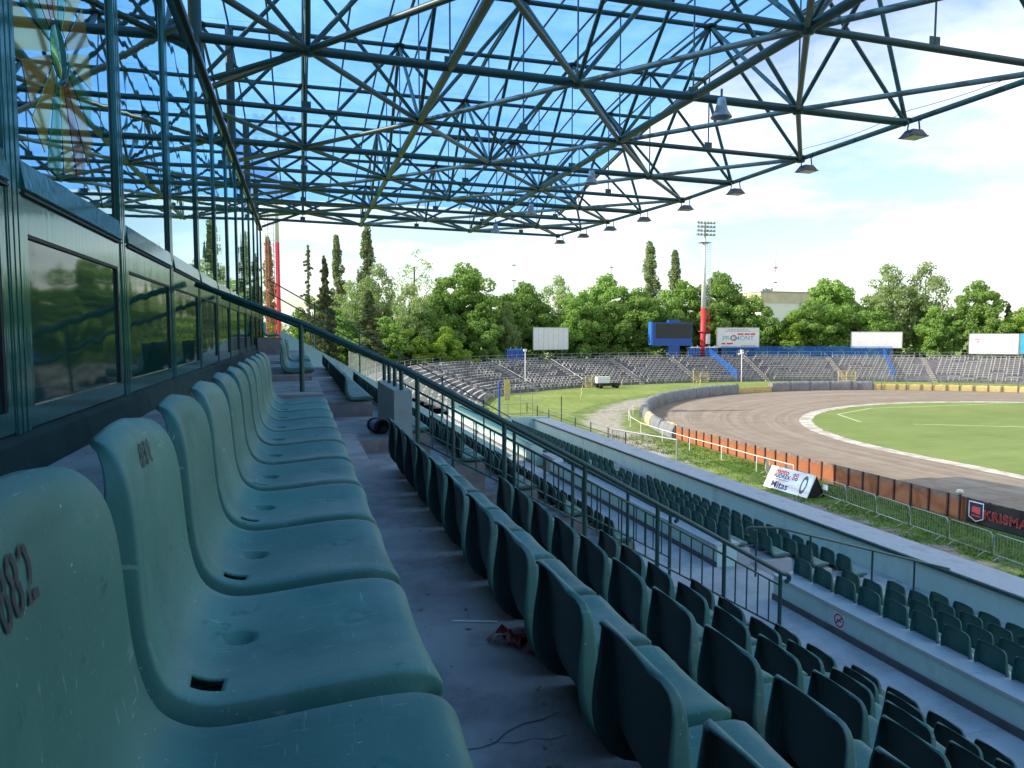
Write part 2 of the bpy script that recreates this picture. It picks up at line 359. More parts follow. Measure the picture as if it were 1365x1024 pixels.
# ================================================================ helpers
class MB:
    def __init__(s): s.v = []; s.f = []; s.sm = []
    def add(s, vs, fs, smooth=False):
        n = len(s.v); s.v += [tuple(p) for p in vs]
        s.f += [tuple(n + i for i in f) for f in fs]; s.sm += [smooth] * len(fs)
        return s
    def box(s, x0, x1, y0, y1, z0, z1):
        return s.add([(x0,y0,z0),(x1,y0,z0),(x1,y1,z0),(x0,y1,z0),(x0,y0,z1),(x1,y0,z1),(x1,y1,z1),(x0,y1,z1)],
                     [(3,2,1,0),(4,5,6,7),(0,1,5,4),(1,2,6,5),(2,3,7,6),(3,0,4,7)])
    def hexa(s, p):      # eight corners, bottom ring then top ring
        return s.add(p, [(3,2,1,0),(4,5,6,7),(0,1,5,4),(1,2,6,5),(2,3,7,6),(3,0,4,7)])
    def obox(s, c, ax, ay, az, hx, hy, hz):
        c, ax, ay, az = Vector(c), Vector(ax).normalized(), Vector(ay).normalized(), Vector(az).normalized()
        P = [c + ax*sx*hx + ay*sy*hy + az*sz*hz for sz in (-1,1) for sx, sy in ((-1,-1),(1,-1),(1,1),(-1,1))]
        return s.hexa(P)
    def tube(s, pts, r, n=8, cap=True, r1=None):
        pts = [Vector(p) for p in pts]; m = len(pts); base = len(s.v)
        up = None
        for i, p in enumerate(pts):
            d = (pts[min(i+1, m-1)] - pts[max(i-1, 0)]).normalized()
            if up is None:
                up = Vector((0,0,1)) if abs(d.z) < 0.9 else Vector((1,0,0))
            a = d.cross(up).normalized(); b = a.cross(d).normalized(); up = b
            rr = r if r1 is None else r + (r1 - r) * i / max(1, m-1)
            for k in range(n):
                t = 2*math.pi*k/n
                s.v.append(tuple(p + a*math.cos(t)*rr + b*math.sin(t)*rr))
        for i in range(m-1):
            for k in range(n):
                s.f.append((base+i*n+k, base+i*n+(k+1)%n, base+(i+1)*n+(k+1)%n, base+(i+1)*n+k)); s.sm.append(True)
        if cap:
            s.f.append(tuple(base+k for k in range(n))[::-1]); s.sm.append(False)
            s.f.append(tuple(base+(m-1)*n+k for k in range(n))); s.sm.append(False)
        return s
    def lathe(s, prof, c=(0,0,0), n=20, M=None):
        base = len(s.v)
        for r, z in prof:
            for k in range(n):
                t = 2*math.pi*k/n
                p = Vector((r*math.cos(t), r*math.sin(t), z))
                if M: p = M @ p
                s.v.append(tuple(p + Vector(c)))
        for i in range(len(prof)-1):
            for k in range(n):
                s.f.append((base+i*n+k, base+i*n+(k+1)%n, base+(i+1)*n+(k+1)%n, base+(i+1)*n+k)); s.sm.append(True)
        return s
    def disc(s, c, n_, r, seg=20, up=(0,0,1)):
        c = Vector(c); n_ = Vector(n_).normalized(); a = n_.cross(Vector(up))
        if a.length < 1e-3: a = n_.cross(Vector((1,0,0)))
        a.normalize(); b = n_.cross(a)
        return s.add([c + a*r*math.cos(2*math.pi*k/seg) + b*r*math.sin(2*math.pi*k/seg) for k in range(seg)], [tuple(range(seg))])
    def mesh(s, name, mt, origin=(0,0,0)):
        me = bpy.data.meshes.new(name)
        o = Vector(origin)
        me.from_pydata([(p[0]-o.x, p[1]-o.y, p[2]-o.z) for p in s.v], [], s.f)
        me.polygons.foreach_set('use_smooth', s.sm)
        if mt: me.materials.append(mt)
        me.update()
        return me
    def origin(s):
        a = np.array(s.v)
        return Vector(((a[:,0].min()+a[:,0].max())/2, (a[:,1].min()+a[:,1].max())/2, a[:,2].min()))
    def build(s, name, mt, parent=None, label=None, cat=None, group=None, kind=None):
        og = s.origin()
        return link(name, s.mesh(name, mt, og), parent, og, label=label, cat=cat, group=group, kind=kind)

def wloc(o):
    p = Vector(o.location); q = o.parent
    while q is not None:
        p = p + Vector(q.location); q = q.parent
    return p
def link(name, data, parent=None, loc=(0,0,0), rot=None, scale=None, label=None, cat=None, group=None, kind=None):
    o = bpy.data.objects.new(name, data)
    COL.objects.link(o)
    loc = Vector(loc)
    if parent is not None:
        o.parent = parent; loc = loc - wloc(parent)      # parents built this way are never rotated
    o.location = loc
    if rot is not None:
        o.rotation_mode = 'QUATERNION'; o.rotation_quaternion = rot
    if scale is not None: o.scale = scale
    tag(o, label, cat, group, kind)
    return o
def tag(o, label=None, cat=None, group=None, kind=None):
    if label: o['label'] = label
    if cat: o['category'] = cat
    if group: o['group'] = group
    if kind: o['kind'] = kind
    return o
def thing(name, loc, label, cat, group=None):
    return link(name, None, None, loc, label=label, cat=cat, group=group)

_cyl = {}
def cyl_mesh(mt, n=10):
    key = (mt.name, n)
    if key not in _cyl:
        b = MB(); b.tube([(0,0,0),(0,0,1)], 1.0, n)
        _cyl[key] = b.mesh('tube_' + mt.name, mt)
    return _cyl[key]
def pipe(name, p, q, r, mt, parent, n=10, **k):
    p, q = Vector(p), Vector(q); d = q - p
    return link(name, cyl_mesh(mt, n), parent, p, d.to_track_quat('Z', 'Y'), (r, r, d.length), **k)

def text_mesh(s, size, mt, extrude=0.0, bold=0.0, space=1.0):
    cu = bpy.data.curves.new('lettering', 'FONT'); cu.body = s; cu.size = size
    cu.align_x = 'CENTER'; cu.align_y = 'CENTER'; cu.extrude = extrude; cu.offset = bold; cu.space_character = space
    o = bpy.data.objects.new('tmp', cu); COL.objects.link(o)
    me = bpy.data.meshes.new_from_object(o)
    bpy.data.objects.remove(o); bpy.data.curves.remove(cu)
    me.materials.clear(); me.materials.append(mt)
    return me
def frame_quat(xdir, ydir):
    x = Vector(xdir).normalized(); y = Vector(ydir).normalized(); z = x.cross(y).normalized(); y = z.cross(x)
    return Matrix((x, y, z)).transposed().to_quaternion()

ORD = ['first','second','third','fourth','fifth','sixth','seventh','eighth','ninth','tenth','eleventh','twelfth']
def ordn(i):
    if i <= 12: return ORD[i-1]
    suf = 'th' if 10 <= i % 100 <= 20 else {1:'st',2:'nd',3:'rd'}.get(i % 10, 'th')
    return f'{i}{suf}'
ZG = -9.6
# ================================================================ ground, track, grass
def uvmat(name, fn):
    return simple_mix(name, fn)
def principled(t, o, rough=0.9):
    b = t.nodes.new('ShaderNodeBsdfPrincipled'); b.inputs['Roughness'].default_value = rough
    b.inputs['Specular IOR Level'].default_value = 0.15
    t.links.new(b.outputs[0], o.inputs[0]); return b
def noise(t, vec, scale, detail=5, rough=0.55, dist=0.0):
    n = t.nodes.new('ShaderNodeTexNoise'); n.inputs['Scale'].default_value = scale; n.inputs['Detail'].default_value = detail
    n.inputs['Roughness'].default_value = rough; n.inputs['Distortion'].default_value = dist
    t.links.new(vec, n.inputs['Vector']); return n.outputs['Fac']
def ramp(t, fac, stops):
    r = t.nodes.new('ShaderNodeValToRGB'); e = r.color_ramp.elements
    while len(e) < len(stops): e.new(0.5)
    for k, (p, c) in enumerate(stops):
        e[k].position = p; e[k].color = (*c, 1) if len(c) == 3 else c
    t.links.new(fac, r.inputs[0]); return r.outputs[0]
def mixc_(t, fac, a, b, mode='MIX'):
    m = t.nodes.new('ShaderNodeMixRGB'); m.blend_type = mode
    for k, x in ((0, fac), (1, a), (2, b)):
        if isinstance(x, (int, float)): m.inputs[k].default_value = x
        elif isinstance(x, tuple): m.inputs[k].default_value = (*x, 1)
        else: t.links.new(x, m.inputs[k])
    return m.outputs[0]
def mapped(t, out, sc, loc=(0,0,0)):
    m = t.nodes.new('ShaderNodeMapping'); m.inputs['Scale'].default_value = sc; m.inputs['Location'].default_value = loc
    t.links.new(out, m.inputs[0]); return m.outputs[0]
def bump_(t, b, h, st, dist=0.05):
    bp = t.nodes.new('ShaderNodeBump'); bp.inputs['Strength'].default_value = st; bp.inputs['Distance'].default_value = dist
    t.links.new(h, bp.inputs['Height']); t.links.new(bp.outputs[0], b.inputs['Normal'])

def _grass(t, o):
    b = principled(t, o); g = t.nodes.new('ShaderNodeTexCoord').outputs['Object']
    f = noise(t, g, 0.12, 6); c = ramp(t, f, [(0.35, (0.175, 0.230, 0.056)), (0.55, (0.235, 0.292, 0.080)), (0.70, (0.315, 0.335, 0.125))])
    f2 = noise(t, mapped(t, g, (1.4, 0.35, 1)), 1.1, 6, 0.7); c = mixc_(t, 0.45, c, ramp(t, f2, [(0.35, (0.08, 0.13, 0.028)), (0.65, (0.25, 0.33, 0.10))]))
    t.links.new(c, b.inputs['Base Color']); bump_(t, b, noise(t, g, 6, 4, 0.7), 0.6)
M_grass = uvmat('meadow_grass', _grass)
def _pitch(t, o):
    b = principled(t, o); g = t.nodes.new('ShaderNodeTexCoord').outputs['Object']
    f = noise(t, g, 0.10, 5); c = ramp(t, f, [(0.35, (0.150, 0.215, 0.058)), (0.68, (0.215, 0.280, 0.090))])
    f2 = noise(t, mapped(t, g, (0.25, 1.5, 1)), 1.3, 6, 0.7); w_ = t.nodes.new('ShaderNodeTexWave'); w_.inputs['Scale'].default_value = 0.055; w_.inputs['Distortion'].default_value = 0.6; t.links.new(g, w_.inputs['Vector'])
    c = mixc_(t, mixc_(t, 1.0, w_.outputs['Color'], (0.22, 0.22, 0.22), 'MULTIPLY'), c, (0.245, 0.275, 0.10))
    f4 = noise(t, g, 0.35, 8, 0.7); c = mixc_(t, ramp(t, f4, [(0.60, (0,0,0)), (0.74, (0.5,0.5,0.5))]), c, (0.26, 0.24, 0.12))
    c = mixc_(t, 0.4, c, ramp(t, f2, [(0.35, (0.095, 0.15, 0.040)), (0.66, (0.22, 0.27, 0.095))]))
    t.links.new(c, b.inputs['Base Color']); bump_(t, b, noise(t, g, 6, 4, 0.7), 0.4)
M_pitch = uvmat('pitch_grass', _pitch)
def _verge(t, o):
    b = principled(t, o); g = t.nodes.new('ShaderNodeTexCoord').outputs['Object']
    f = noise(t, g, 0.9, 8, 0.68)
    sx = t.nodes.new('ShaderNodeSeparateXYZ'); t.links.new(g, sx.inputs[0])
    mr = t.nodes.new('ShaderNodeMapRange'); mr.inputs['From Min'].default_value = 25.3; mr.inputs['From Max'].default_value = 30.0
    mr.inputs['To Min'].default_value = 0.30; mr.inputs['To Max'].default_value = -0.22
    t.links.new(sx.outputs['X'], mr.inputs['Value'])
    ad = t.nodes.new('ShaderNodeMath'); ad.operation = 'ADD'; t.links.new(f, ad.inputs[0]); t.links.new(mr.outputs[0], ad.inputs[1])
    gr = ramp(t, noise(t, g, 3.0, 5), [(0.35, (0.060, 0.115, 0.022)), (0.65, (0.11, 0.18, 0.038))])
    so = ramp(t, noise(t, g, 5.0, 6), [(0.35, (0.17, 0.155, 0.13)), (0.65, (0.27, 0.25, 0.22))])
    c = mixc_(t, ramp(t, ad.outputs[0], [(0.50, (0,0,0)), (0.60, (1,1,1))]), gr, so)
    t.links.new(c, b.inputs['Base Color']); bump_(t, b, noise(t, g, 9, 5, 0.7), 0.8)
M_verge = uvmat('patchy_verge', _verge)
def _track(t, o):
    b = principled(t, o, 0.95); uv = t.nodes.new('ShaderNodeTexCoord').outputs['UV']
    g = t.nodes.new('ShaderNodeTexCoord').outputs['Object']
    f = noise(t, mapped(t, uv, (14, 0.020, 1)), 1.0, 7, 0.6, 0.25)
    c = ramp(t, f, [(0.30, (0.180, 0.145, 0.110)), (0.5, (0.275, 0.225, 0.172)), (0.70, (0.375, 0.320, 0.250))])
    f2 = noise(t, mapped(t, uv, (46, 0.05, 1)), 1.0, 6, 0.7)
    c = mixc_(t, 0.35, c, ramp(t, f2, [(0.35, (0.13, 0.105, 0.085)), (0.65, (0.35, 0.31, 0.26))]))
    f3 = noise(t, g, 0.5, 7, 0.7)
    c = mixc_(t, 0.25, c, ramp(t, f3, [(0.4, (0.15, 0.12, 0.10)), (0.65, (0.33, 0.29, 0.24))]))
    t.links.new(c, b.inputs['Base Color']); bump_(t, b, f2, 0.5, 0.08)
M_track = uvmat('shale_track', _track)
def _path(t, o):
    b = principled(t, o); g = t.nodes.new('ShaderNodeTexCoord').outputs['Object']; uv = t.nodes.new('ShaderNodeTexCoord').outputs['UV']
    sx = t.nodes.new('ShaderNodeSeparateXYZ'); t.links.new(uv, sx.inputs[0])
    pp = t.nodes.new('ShaderNodeMath'); pp.operation = 'SUBTRACT'; t.links.new(sx.outputs['X'], pp.inputs[0]); pp.inputs[1].default_value = 0.5
    ab = t.nodes.new('ShaderNodeMath'); ab.operation = 'ABSOLUTE'; t.links.new(pp.outputs[0], ab.inputs[0])
    ad = t.nodes.new('ShaderNodeMath'); ad.operation = 'MULTIPLY_ADD'
    f = noise(t, g, 0.55, 8, 0.7); t.links.new(ab.outputs[0], ad.inputs[0]); ad.inputs[1].default_value = -1.0; t.links.new(f, ad.inputs[2])
    gr = ramp(t, noise(t, g, 0.9, 6, 0.7), [(0.35, (0.105, 0.165, 0.036)), (0.65, (0.20, 0.25, 0.075))])
    so = ramp(t, noise(t, g, 2.0, 6), [(0.35, (0.25, 0.23, 0.18)), (0.65, (0.40, 0.375, 0.32))])
    c = mixc_(t, ramp(t, ad.outputs[0], [(0.20, (0,0,0)), (0.34, (1,1,1))]), gr, so)
    t.links.new(c, b.inputs['Base Color']); bump_(t, b, noise(t, g, 5, 5, 0.7), 0.5)
M_path = uvmat('gravel_path', _path)
M_kerb = mat('chalked_kerb', (0.62, 0.60, 0.55), (0.40, 0.37, 0.31), rough=0.9, scale=0.9, dirt=(0.30, 0.26, 0.20), dscale=0.7, damt=0.8, dlo=0.42, dhi=0.62)
M_line = mat('pitch_line', (0.50, 0.56, 0.38), (0.36, 0.44, 0.22), rough=0.9, scale=1.5)

def sheet(name, loopA, loopB, z, mt, kind='structure', parent=None):
    n = len(loopA); v = [(x, y, z) for x, y in loopA] + [(x, y, z) for x, y in loopB]
    me = bpy.data.meshes.new(name); me.from_pydata(v, [], [(i, i+1, n+i+1, n+i) for i in range(n-1)])
    uv = me.uv_layers.new(name='UVMap'); d = [0.0]
    for i in range(1, n): d.append(d[-1] + math.hypot(loopA[i][0]-loopA[i-1][0], loopA[i][1]-loopA[i-1][1]))
    for p in me.polygons:
        for li in p.loop_indices:
            k = me.loops[li].vertex_index
            uv.data[li].uv = (0.0 if k < n else 1.0, d[k % n])
    if me.polygons[0].normal.z < 0: me.flip_normals()
    me.materials.append(mt); me.update()
    return link(name, me, parent, kind=kind)

g = MB(); g.add([(-900,-600,ZG-0.03),(1100,-600,ZG-0.03),(1100,1400,ZG-0.03),(-900,1400,ZG-0.03)], [(0,1,2,3)])
go = link('ground', g.mesh('ground', M_grass), kind='structure')
def oval(cx, cy, a, b, n=72, y0=-150, jit=0.0):
    rj = random.Random(9)
    if jit:
        Q = [(cx-a, y0)] + [(cx-a+rj.gauss(0, jit), -20+0.5*k) for k in range(int((cy+20)/0.5))]
        n = 260
        for k in range(n+1):
            th = math.pi*(1-k/n); q = rj.gauss(0, jit)
            Q.append((cx+(a+q)*math.cos(th), cy+(b+q)*math.sin(th)))
        return Q + [(cx+a, y0)]
    P = [(cx - a, y0), (cx - a, y0/2), (cx - a, 0), (cx - a, cy*0.5)]
    for k in range(n+1):
        th = math.pi * (1 - k/n)
        P.append((cx + a*math.cos(th), cy + b*math.sin(th)))
    P += [(cx + a, cy*0.5), (cx + a, 0), (cx + a, y0/2), (cx + a, y0)]
    return P
OUT = oval(80, 50, 47.5, 52.0); INN = oval(80, 46, 34.4, 34.6); INN2 = oval(80, 46, 33.40, 33.60); KA = oval(80, 46, 34.5, 34.7, jit=0.035); KB = oval(80, 46, 33.2, 33.4, jit=0.07)
sheet('track', OUT, INN, ZG-0.016, M_track)
sheet('chalk_kerb', KA, KB, ZG-0.002, M_kerb)
half = len(INN2)//2
sheet('infield_pitch', INN2[:half+1], INN2[half:][::-1][:half+1], ZG-0.004, M_pitch)
for k, (pts, w) in enumerate([([(62, 61), (78, 52), (100, 40)], 0.14), ([(58, 64), (61, 71), (70, 75.5), (95, 75.5)], 0.14)]):
    A = []; B = []
    for i, p in enumerate(pts):
        q0 = Vector(pts[max(0, i-1)]); q1 = Vector(pts[min(len(pts)-1, i+1)]); d = (q1-q0).normalized(); nn = Vector((-d.y, d.x))*w
        A.append((p[0]+nn.x, p[1]+nn.y)); B.append((p[0]-nn.x, p[1]-nn.y))
    sheet('pitch_marking', A, B, ZG+0.004, M_line)
def strip(pts, w, n=40):
    P = [Vector((x, y, 0)) for x, y in pts]; out = []
    for i in range(n+1):
        t = i/n*(len(P)-1); k = min(int(t), len(P)-2); u = t-k
        p0, p1, p2, p3 = P[max(k-1,0)], P[k], P[k+1], P[min(k+2, len(P)-1)]
        out.append(0.5*((2*p1)+(-p0+p2)*u+(2*p0-5*p1+4*p2-p3)*u*u+(-p0+3*p1-3*p2+p3)*u**3))
    A = []; B = []
    for i, p in enumerate(out):
        d = (out[min(i+1,n)]-out[max(i-1,0)]).normalized(); nn = Vector((-d.y, d.x, 0))
        A.append((p.x+nn.x*w, p.y+nn.y*w)); B.append((p.x-nn.x*w, p.y-nn.y*w))
    return A, B
A, B = strip([(22, 33), (24.2, 42), (26, 51), (28.8, 60), (30.5, 70), (35, 79), (42, 88), (51, 96.5), (62, 104)], 4.2)
sheet('path', A, B, ZG-0.018, M_path)
sheet('verge', [(13.1, -10), (13.1, 60)], [(32.4, -10), (32.4, 46)], ZG-0.022, M_verge)
# tufts of grass on the verge in front of the stand
rs = np.random.RandomState(3)
N = 26000
bx = rs.uniform(21.5, 32.2, N); by = rs.uniform(19, 62, N)
pat = np.sin(bx*1.7+by*0.9)+np.sin(by*2.3-bx*0.8)+np.sin(bx*4.1)*0.6
keep = (pat + (bx-27.5)*0.60 + rs.normal(0, 0.6, N)) > 0.2
bx, by = bx[keep], by[keep]; n = len(bx)
ang = rs.uniform(0, 6.28, n); h = rs.uniform(0.05, 0.16, n); w = rs.uniform(0.02, 0.05, n)
V = np.zeros((n, 3, 3)); V[:,0] = np.c_[bx-np.cos(ang)*w, by-np.sin(ang)*w, np.full(n, ZG-0.02)]
V[:,1] = np.c_[bx+np.cos(ang)*w, by+np.sin(ang)*w, np.full(n, ZG-0.02)]
V[:,2] = np.c_[bx+rs.normal(0,.05,n), by+rs.normal(0,.05,n), ZG-0.02+h]
me = bpy.data.meshes.new('grass_tufts'); me.from_pydata(V.reshape(-1,3).tolist(), [], np.arange(3*n).reshape(-1,3).tolist())
me.materials.append(M_blade)
link('grass_tufts', me, label='patchy short grass growing on the verge in front of the stand', cat='grass', kind='stuff')

# ================================================================ the grandstand
stand = thing('grandstand', (6, 15, ZG), 'concrete grandstand with stepped seat rows, walkway and mint green front wall', 'grandstand')
DX, DZ = 0.955, 0.55
Xk = lambda k: 0.16 + DX*(k-1)
Zk = lambda k: -0.58 - DZ*(k-1)
def step(x0, x1, y0, y1, zt, zb, name='terrace_step', mt=None):
    return MB().box(x0, x1, y0, y1, zb, zt).build(name, mt or M_conc, stand)
for (ya, yb) in ((-8.0, 6.5), (12.0, 25.0)):
    for k in range(1, 8):
        x0 = -1.30 if k == 1 else Xk(k-1) + 0.002
        step(x0, Xk(k), ya, yb if k > 1 or ya < 0 else 25.0, Zk(k), Zk(k+1) - 0.3)
        MB().box(Xk(k)+0.0005, Xk(k)+0.012, ya+0.002, yb-0.002, Zk(k+1), Zk(k)-0.05).build('riser', M_riser, stand)
        if ya > 0:   # end face of each step towards the stairs
            MB().box(x0+0.01, Xk(k)-0.004, ya-0.010, ya-0.0005, Zk(k+1)-0.28, Zk(k)-0.03).build('riser', M_riser, stand)
# sunken stairs between the blocks
step(-1.25, 0.158, 6.502, 8.2, -0.95, -2.0)
step(-1.25, 0.24, 8.2, 10.6, -0.67, -2.0)
MB().box(-1.2, 0.236, 8.19, 8.199, -1.4, -0.675).build('riser', M_riser, stand)
step(-1.30, 0.158, 10.602, 11.998, -0.58, -1.6)
MB().box(-1.2, 0.156, 10.59, 10.6, -0.668, -0.60).build('riser', M_riser, stand)
x = 0.162
zst = -1.25
while zst > -4.35:
    step(x, x + 0.4775, 6.502, 9.30, zst, zst - 1.0, 'stair_step', M_riser if rnd.random() < 0.0 else M_conc)
    x += 0.4775; zst -= 0.275
step(0.245, 1.15, 9.302, 11.998, -1.36, -2.2, 'landing')
MB().box(0.25, 1.149, 9.290, 9.301, -2.1, -1.365).build('riser', M_riser, stand)
MB().box(1.15, 1.38, 9.3, 11.35, -2.6, -0.74).build('pedestal_wall', M_grayw, stand)
MB().box(1.38, 6.0, 9.302, 9.5, -4.6, -4.5).build('stair_well_floor', M_walk, stand)
# walkway of slabs
y = -6.0
while y < 38:
    MB().box(Xk(7)+0.014, 7.5, y, y+1.494, Zk(8)-0.12, Zk(8)).build('paving_slab', M_walk, stand); y += 1.5
y = 9.5
MB().box(1.39, Xk(7)+0.01, 9.31, 11.99, Zk(8)-0.12, Zk(8)-0.004).build('paving_slab', M_walk, stand)
# low wall between the tiers
for (ya, yb, zt, m_) in ((-8, 10.1, -4.03, M_mint), (11.8, 21.3, -4.03, M_mint), (23.3, 37.5, -3.80, M_mint)):
    MB().box(7.5, 7.93, ya, yb, Zk(8)-0.1, zt).build('low_wall', m_, stand)
    yy = ya
    while yy < yb - 0.05:
        ye = min(yy+2.4, yb)
        MB().box(7.47, 7.99, yy+0.003, ye-0.003, zt+0.001, zt+0.035).build('coping_slab', M_turq if ya > 20 else M_cope, stand); yy = ye
    MB().box(7.478, 7.499, ya-0.01, yb+0.01, Zk(8)+0.001, Zk(8)+0.10).build('wall_skirting', M_skirt, stand)
# lower tier
LX = lambda m: 8.22 + 0.95*m
LZ = lambda m: -4.12 - 0.29*m
for (ya, yb) in ((-8, 10.1), (10.1, 11.8), (11.8, 37.5)):
    for m_ in range(4):
        x0 = 7.935 if m_ == 0 else LX(m_-1)+0.002
        za_ = (Zk(8)-0.004-0.21*m_) if ya == 10.1 else LZ(m_)
        if ya == 10.1 and m_ == 0: x0 = 7.502
        step(x0, LX(m_), ya+0.002, yb-0.002, za_, LZ(m_)-0.8, 'terrace_step', M_walk)
    step(LX(3)+0.002, 12.2, ya+0.002, yb-0.002, LZ(4), LZ(4)-0.3, 'front_gangway', M_walk)
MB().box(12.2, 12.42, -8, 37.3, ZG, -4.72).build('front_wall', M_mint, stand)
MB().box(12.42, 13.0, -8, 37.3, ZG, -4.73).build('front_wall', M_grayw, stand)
MB().box(7.5, 13.0, 37.3, 37.5, ZG, -4.55).build('end_wall', M_mint, stand)
y = -8.0
while y < 37.2:
    MB().box(12.17, 13.1, y+0.004, min(y+2.75, 37.3)-0.004, -4.718, -4.650).build('coping_slab', M_cope, stand); y += 2.75
MB().box(12.135, 12.168, -8, 37.3, -4.73, -4.675).build('edge_strip', M_rail, stand)
# sloping end wall
def xz(Xa): return 0.06 - 0.571*(Xa + 0.52)
b = MB(); zb_ = -6.0
b.hexa([(-0.6,25.0,zb_),(7.5,25.0,zb_),(7.5,25.2,zb_),(-0.6,25.2,zb_),(-0.6,25.0,xz(-0.6)),(7.5,25.0,xz(7.5)),(7.5,25.2,xz(7.5)),(-0.6,25.2,xz(-0.6))])
b.build('end_wall', M_mint, stand)
MB().box(-1.1, -0.48, 20.9, 22.6, -0.578, -0.13).build('plinth', M_riser, stand)
# no-smoking sign on the low wall
sg = thing('no_smoking_sign', (7.45, 8.55, -4.27), 'small round red and white no smoking sign on the low mint wall', 'sign')
MB().box(7.488, 7.499, 8.43, 8.68, -4.315, -4.075).build('plate', M_white, sg)
ring = MB()
nseg = 28; cy_, cz_ = 8.555, -4.195
for k in range(nseg):
    a0, a1 = 2*math.pi*k/nseg, 2*math.pi*(k+1)/nseg
    ring.add([(7.486, cy_+r_*math.cos(a), cz_+r_*math.sin(a)) for a in (a0, a1) for r_ in (0.078, 0.100)], [(0,1,3,2)])
ring.build('red_ring', M_red, sg)
d_ = 0.0707
MB().add([(7.4855, cy_-d_-0.008, cz_+d_-0.008), (7.4855, cy_-d_+0.008, cz_+d_+0.008), (7.4855, cy_+d_+0.008, cz_-d_+0.008), (7.4855, cy_+d_-0.008, cz_-d_-0.008)], [(0,1,2,3)]).build('red_bar', M_red, sg)
MB().box(7.4860, 7.487, cy_-0.05, cy_+0.05, cz_-0.012, cz_+0.006).build('cigarette_symbol', M_black, sg)

# cracks in the concrete between the first two rows
def crack(pts, w=0.0022):
    b = MB(); V = []
    for i, (x, y) in enumerate(pts):
        ww = w*(0.4+0.9*abs(math.sin(i*1.7))); V += [(x, y-ww, Zk(2)+0.003), (x, y+ww, Zk(2)+0.003)]
    b.add(V, [(2*i, 2*i+2, 2*i+3, 2*i+1) for i in range(len(pts)-1)]); b.build('concrete_crack', M_crack, stand)
crack([(0.36,1.80),(0.40,1.85),(0.45,1.845),(0.50,1.86),(0.54,1.90),(0.60,1.93),(0.66,1.935),(0.72,1.96)])
crack([(0.50,1.86),(0.55,1.84),(0.60,1.85),(0.65,1.83),(0.70,1.84)], 0.0016)
crack([(0.20,4.2),(0.30,4.26),(0.42,4.22),(0.52,4.27),(0.64,4.25)], 0.0016)
# grit, straws and leaf scraps on the gangway between the first rows
rl_ = random.Random(44); gb = MB()
for k in range(150):
    x = 0.20+abs(rl_.gauss(0, 0.22)) if k % 3 else 0.74-abs(rl_.gauss(0, 0.10)); y = rl_.uniform(1.3, 6.4)
    if not 0.18 < x < 0.78: continue
    a = rl_.uniform(0, 3.1); L_ = rl_.uniform(0.003, 0.011); W_ = L_*rl_.uniform(0.2, 0.7); ca, sa = math.cos(a), math.sin(a)
    gb.add([(x+ca*u*L_-sa*w*W_, y+sa*u*L_+ca*w*W_, Zk(2)+0.004+0.003*rl_.random()) for u, w in ((-1,-1),(1,-1),(1,1),(-1,1))], [(0,1,2,3)])
gb.build('floor_litter', mat('leaf_scraps', (0.20, 0.17, 0.12), (0.09, 0.075, 0.055), rough=0.9, scale=40), None, 'scattered grit and dry leaf scraps on the concrete between the first rows', 'litter', None, 'stuff')
# ================================================================ seats
def shell_profile():
    return [(0.452,0.022),(0.463,0.045),(0.460,0.068),(0.442,0.088),(0.410,0.098),(0.36,0.100),(0.30,0.097),(0.24,0.092),(0.18,0.088),
            (0.14,0.089),(0.112,0.098),(0.090,0.115),(0.076,0.140),(0.067,0.172),(0.061,0.21),(0.057,0.26),(0.054,0.31),(0.050,0.355),
            (0.043,0.395),(0.031,0.425),(0.013,0.446),(-0.010,0.455)]
PROF = shell_profile()
_pl = [0.0]
for i in range(1, len(PROF)): _pl.append(_pl[-1] + math.dist(PROF[i], PROF[i-1]))
PL = _pl[-1]
def prof(t):     # t 0..1 by length; returns point, normal (towards the sitter)
    s = t*PL; k = 1
    while k < len(_pl)-1 and _pl[k] < s: k += 1
    u = (s-_pl[k-1])/(_pl[k]-_pl[k-1])
    def cr(a):
        p0, p1, p2, p3 = PROF[max(k-2,0)][a], PROF[k-1][a], PROF[k][a], PROF[min(k+1,len(PROF)-1)][a]
        return 0.5*(2*p1+(-p0+p2)*u+(2*p0-5*p1+4*p2-p3)*u*u+(-p0+3*p1-3*p2+p3)*u**3)
    return cr(0), cr(1)
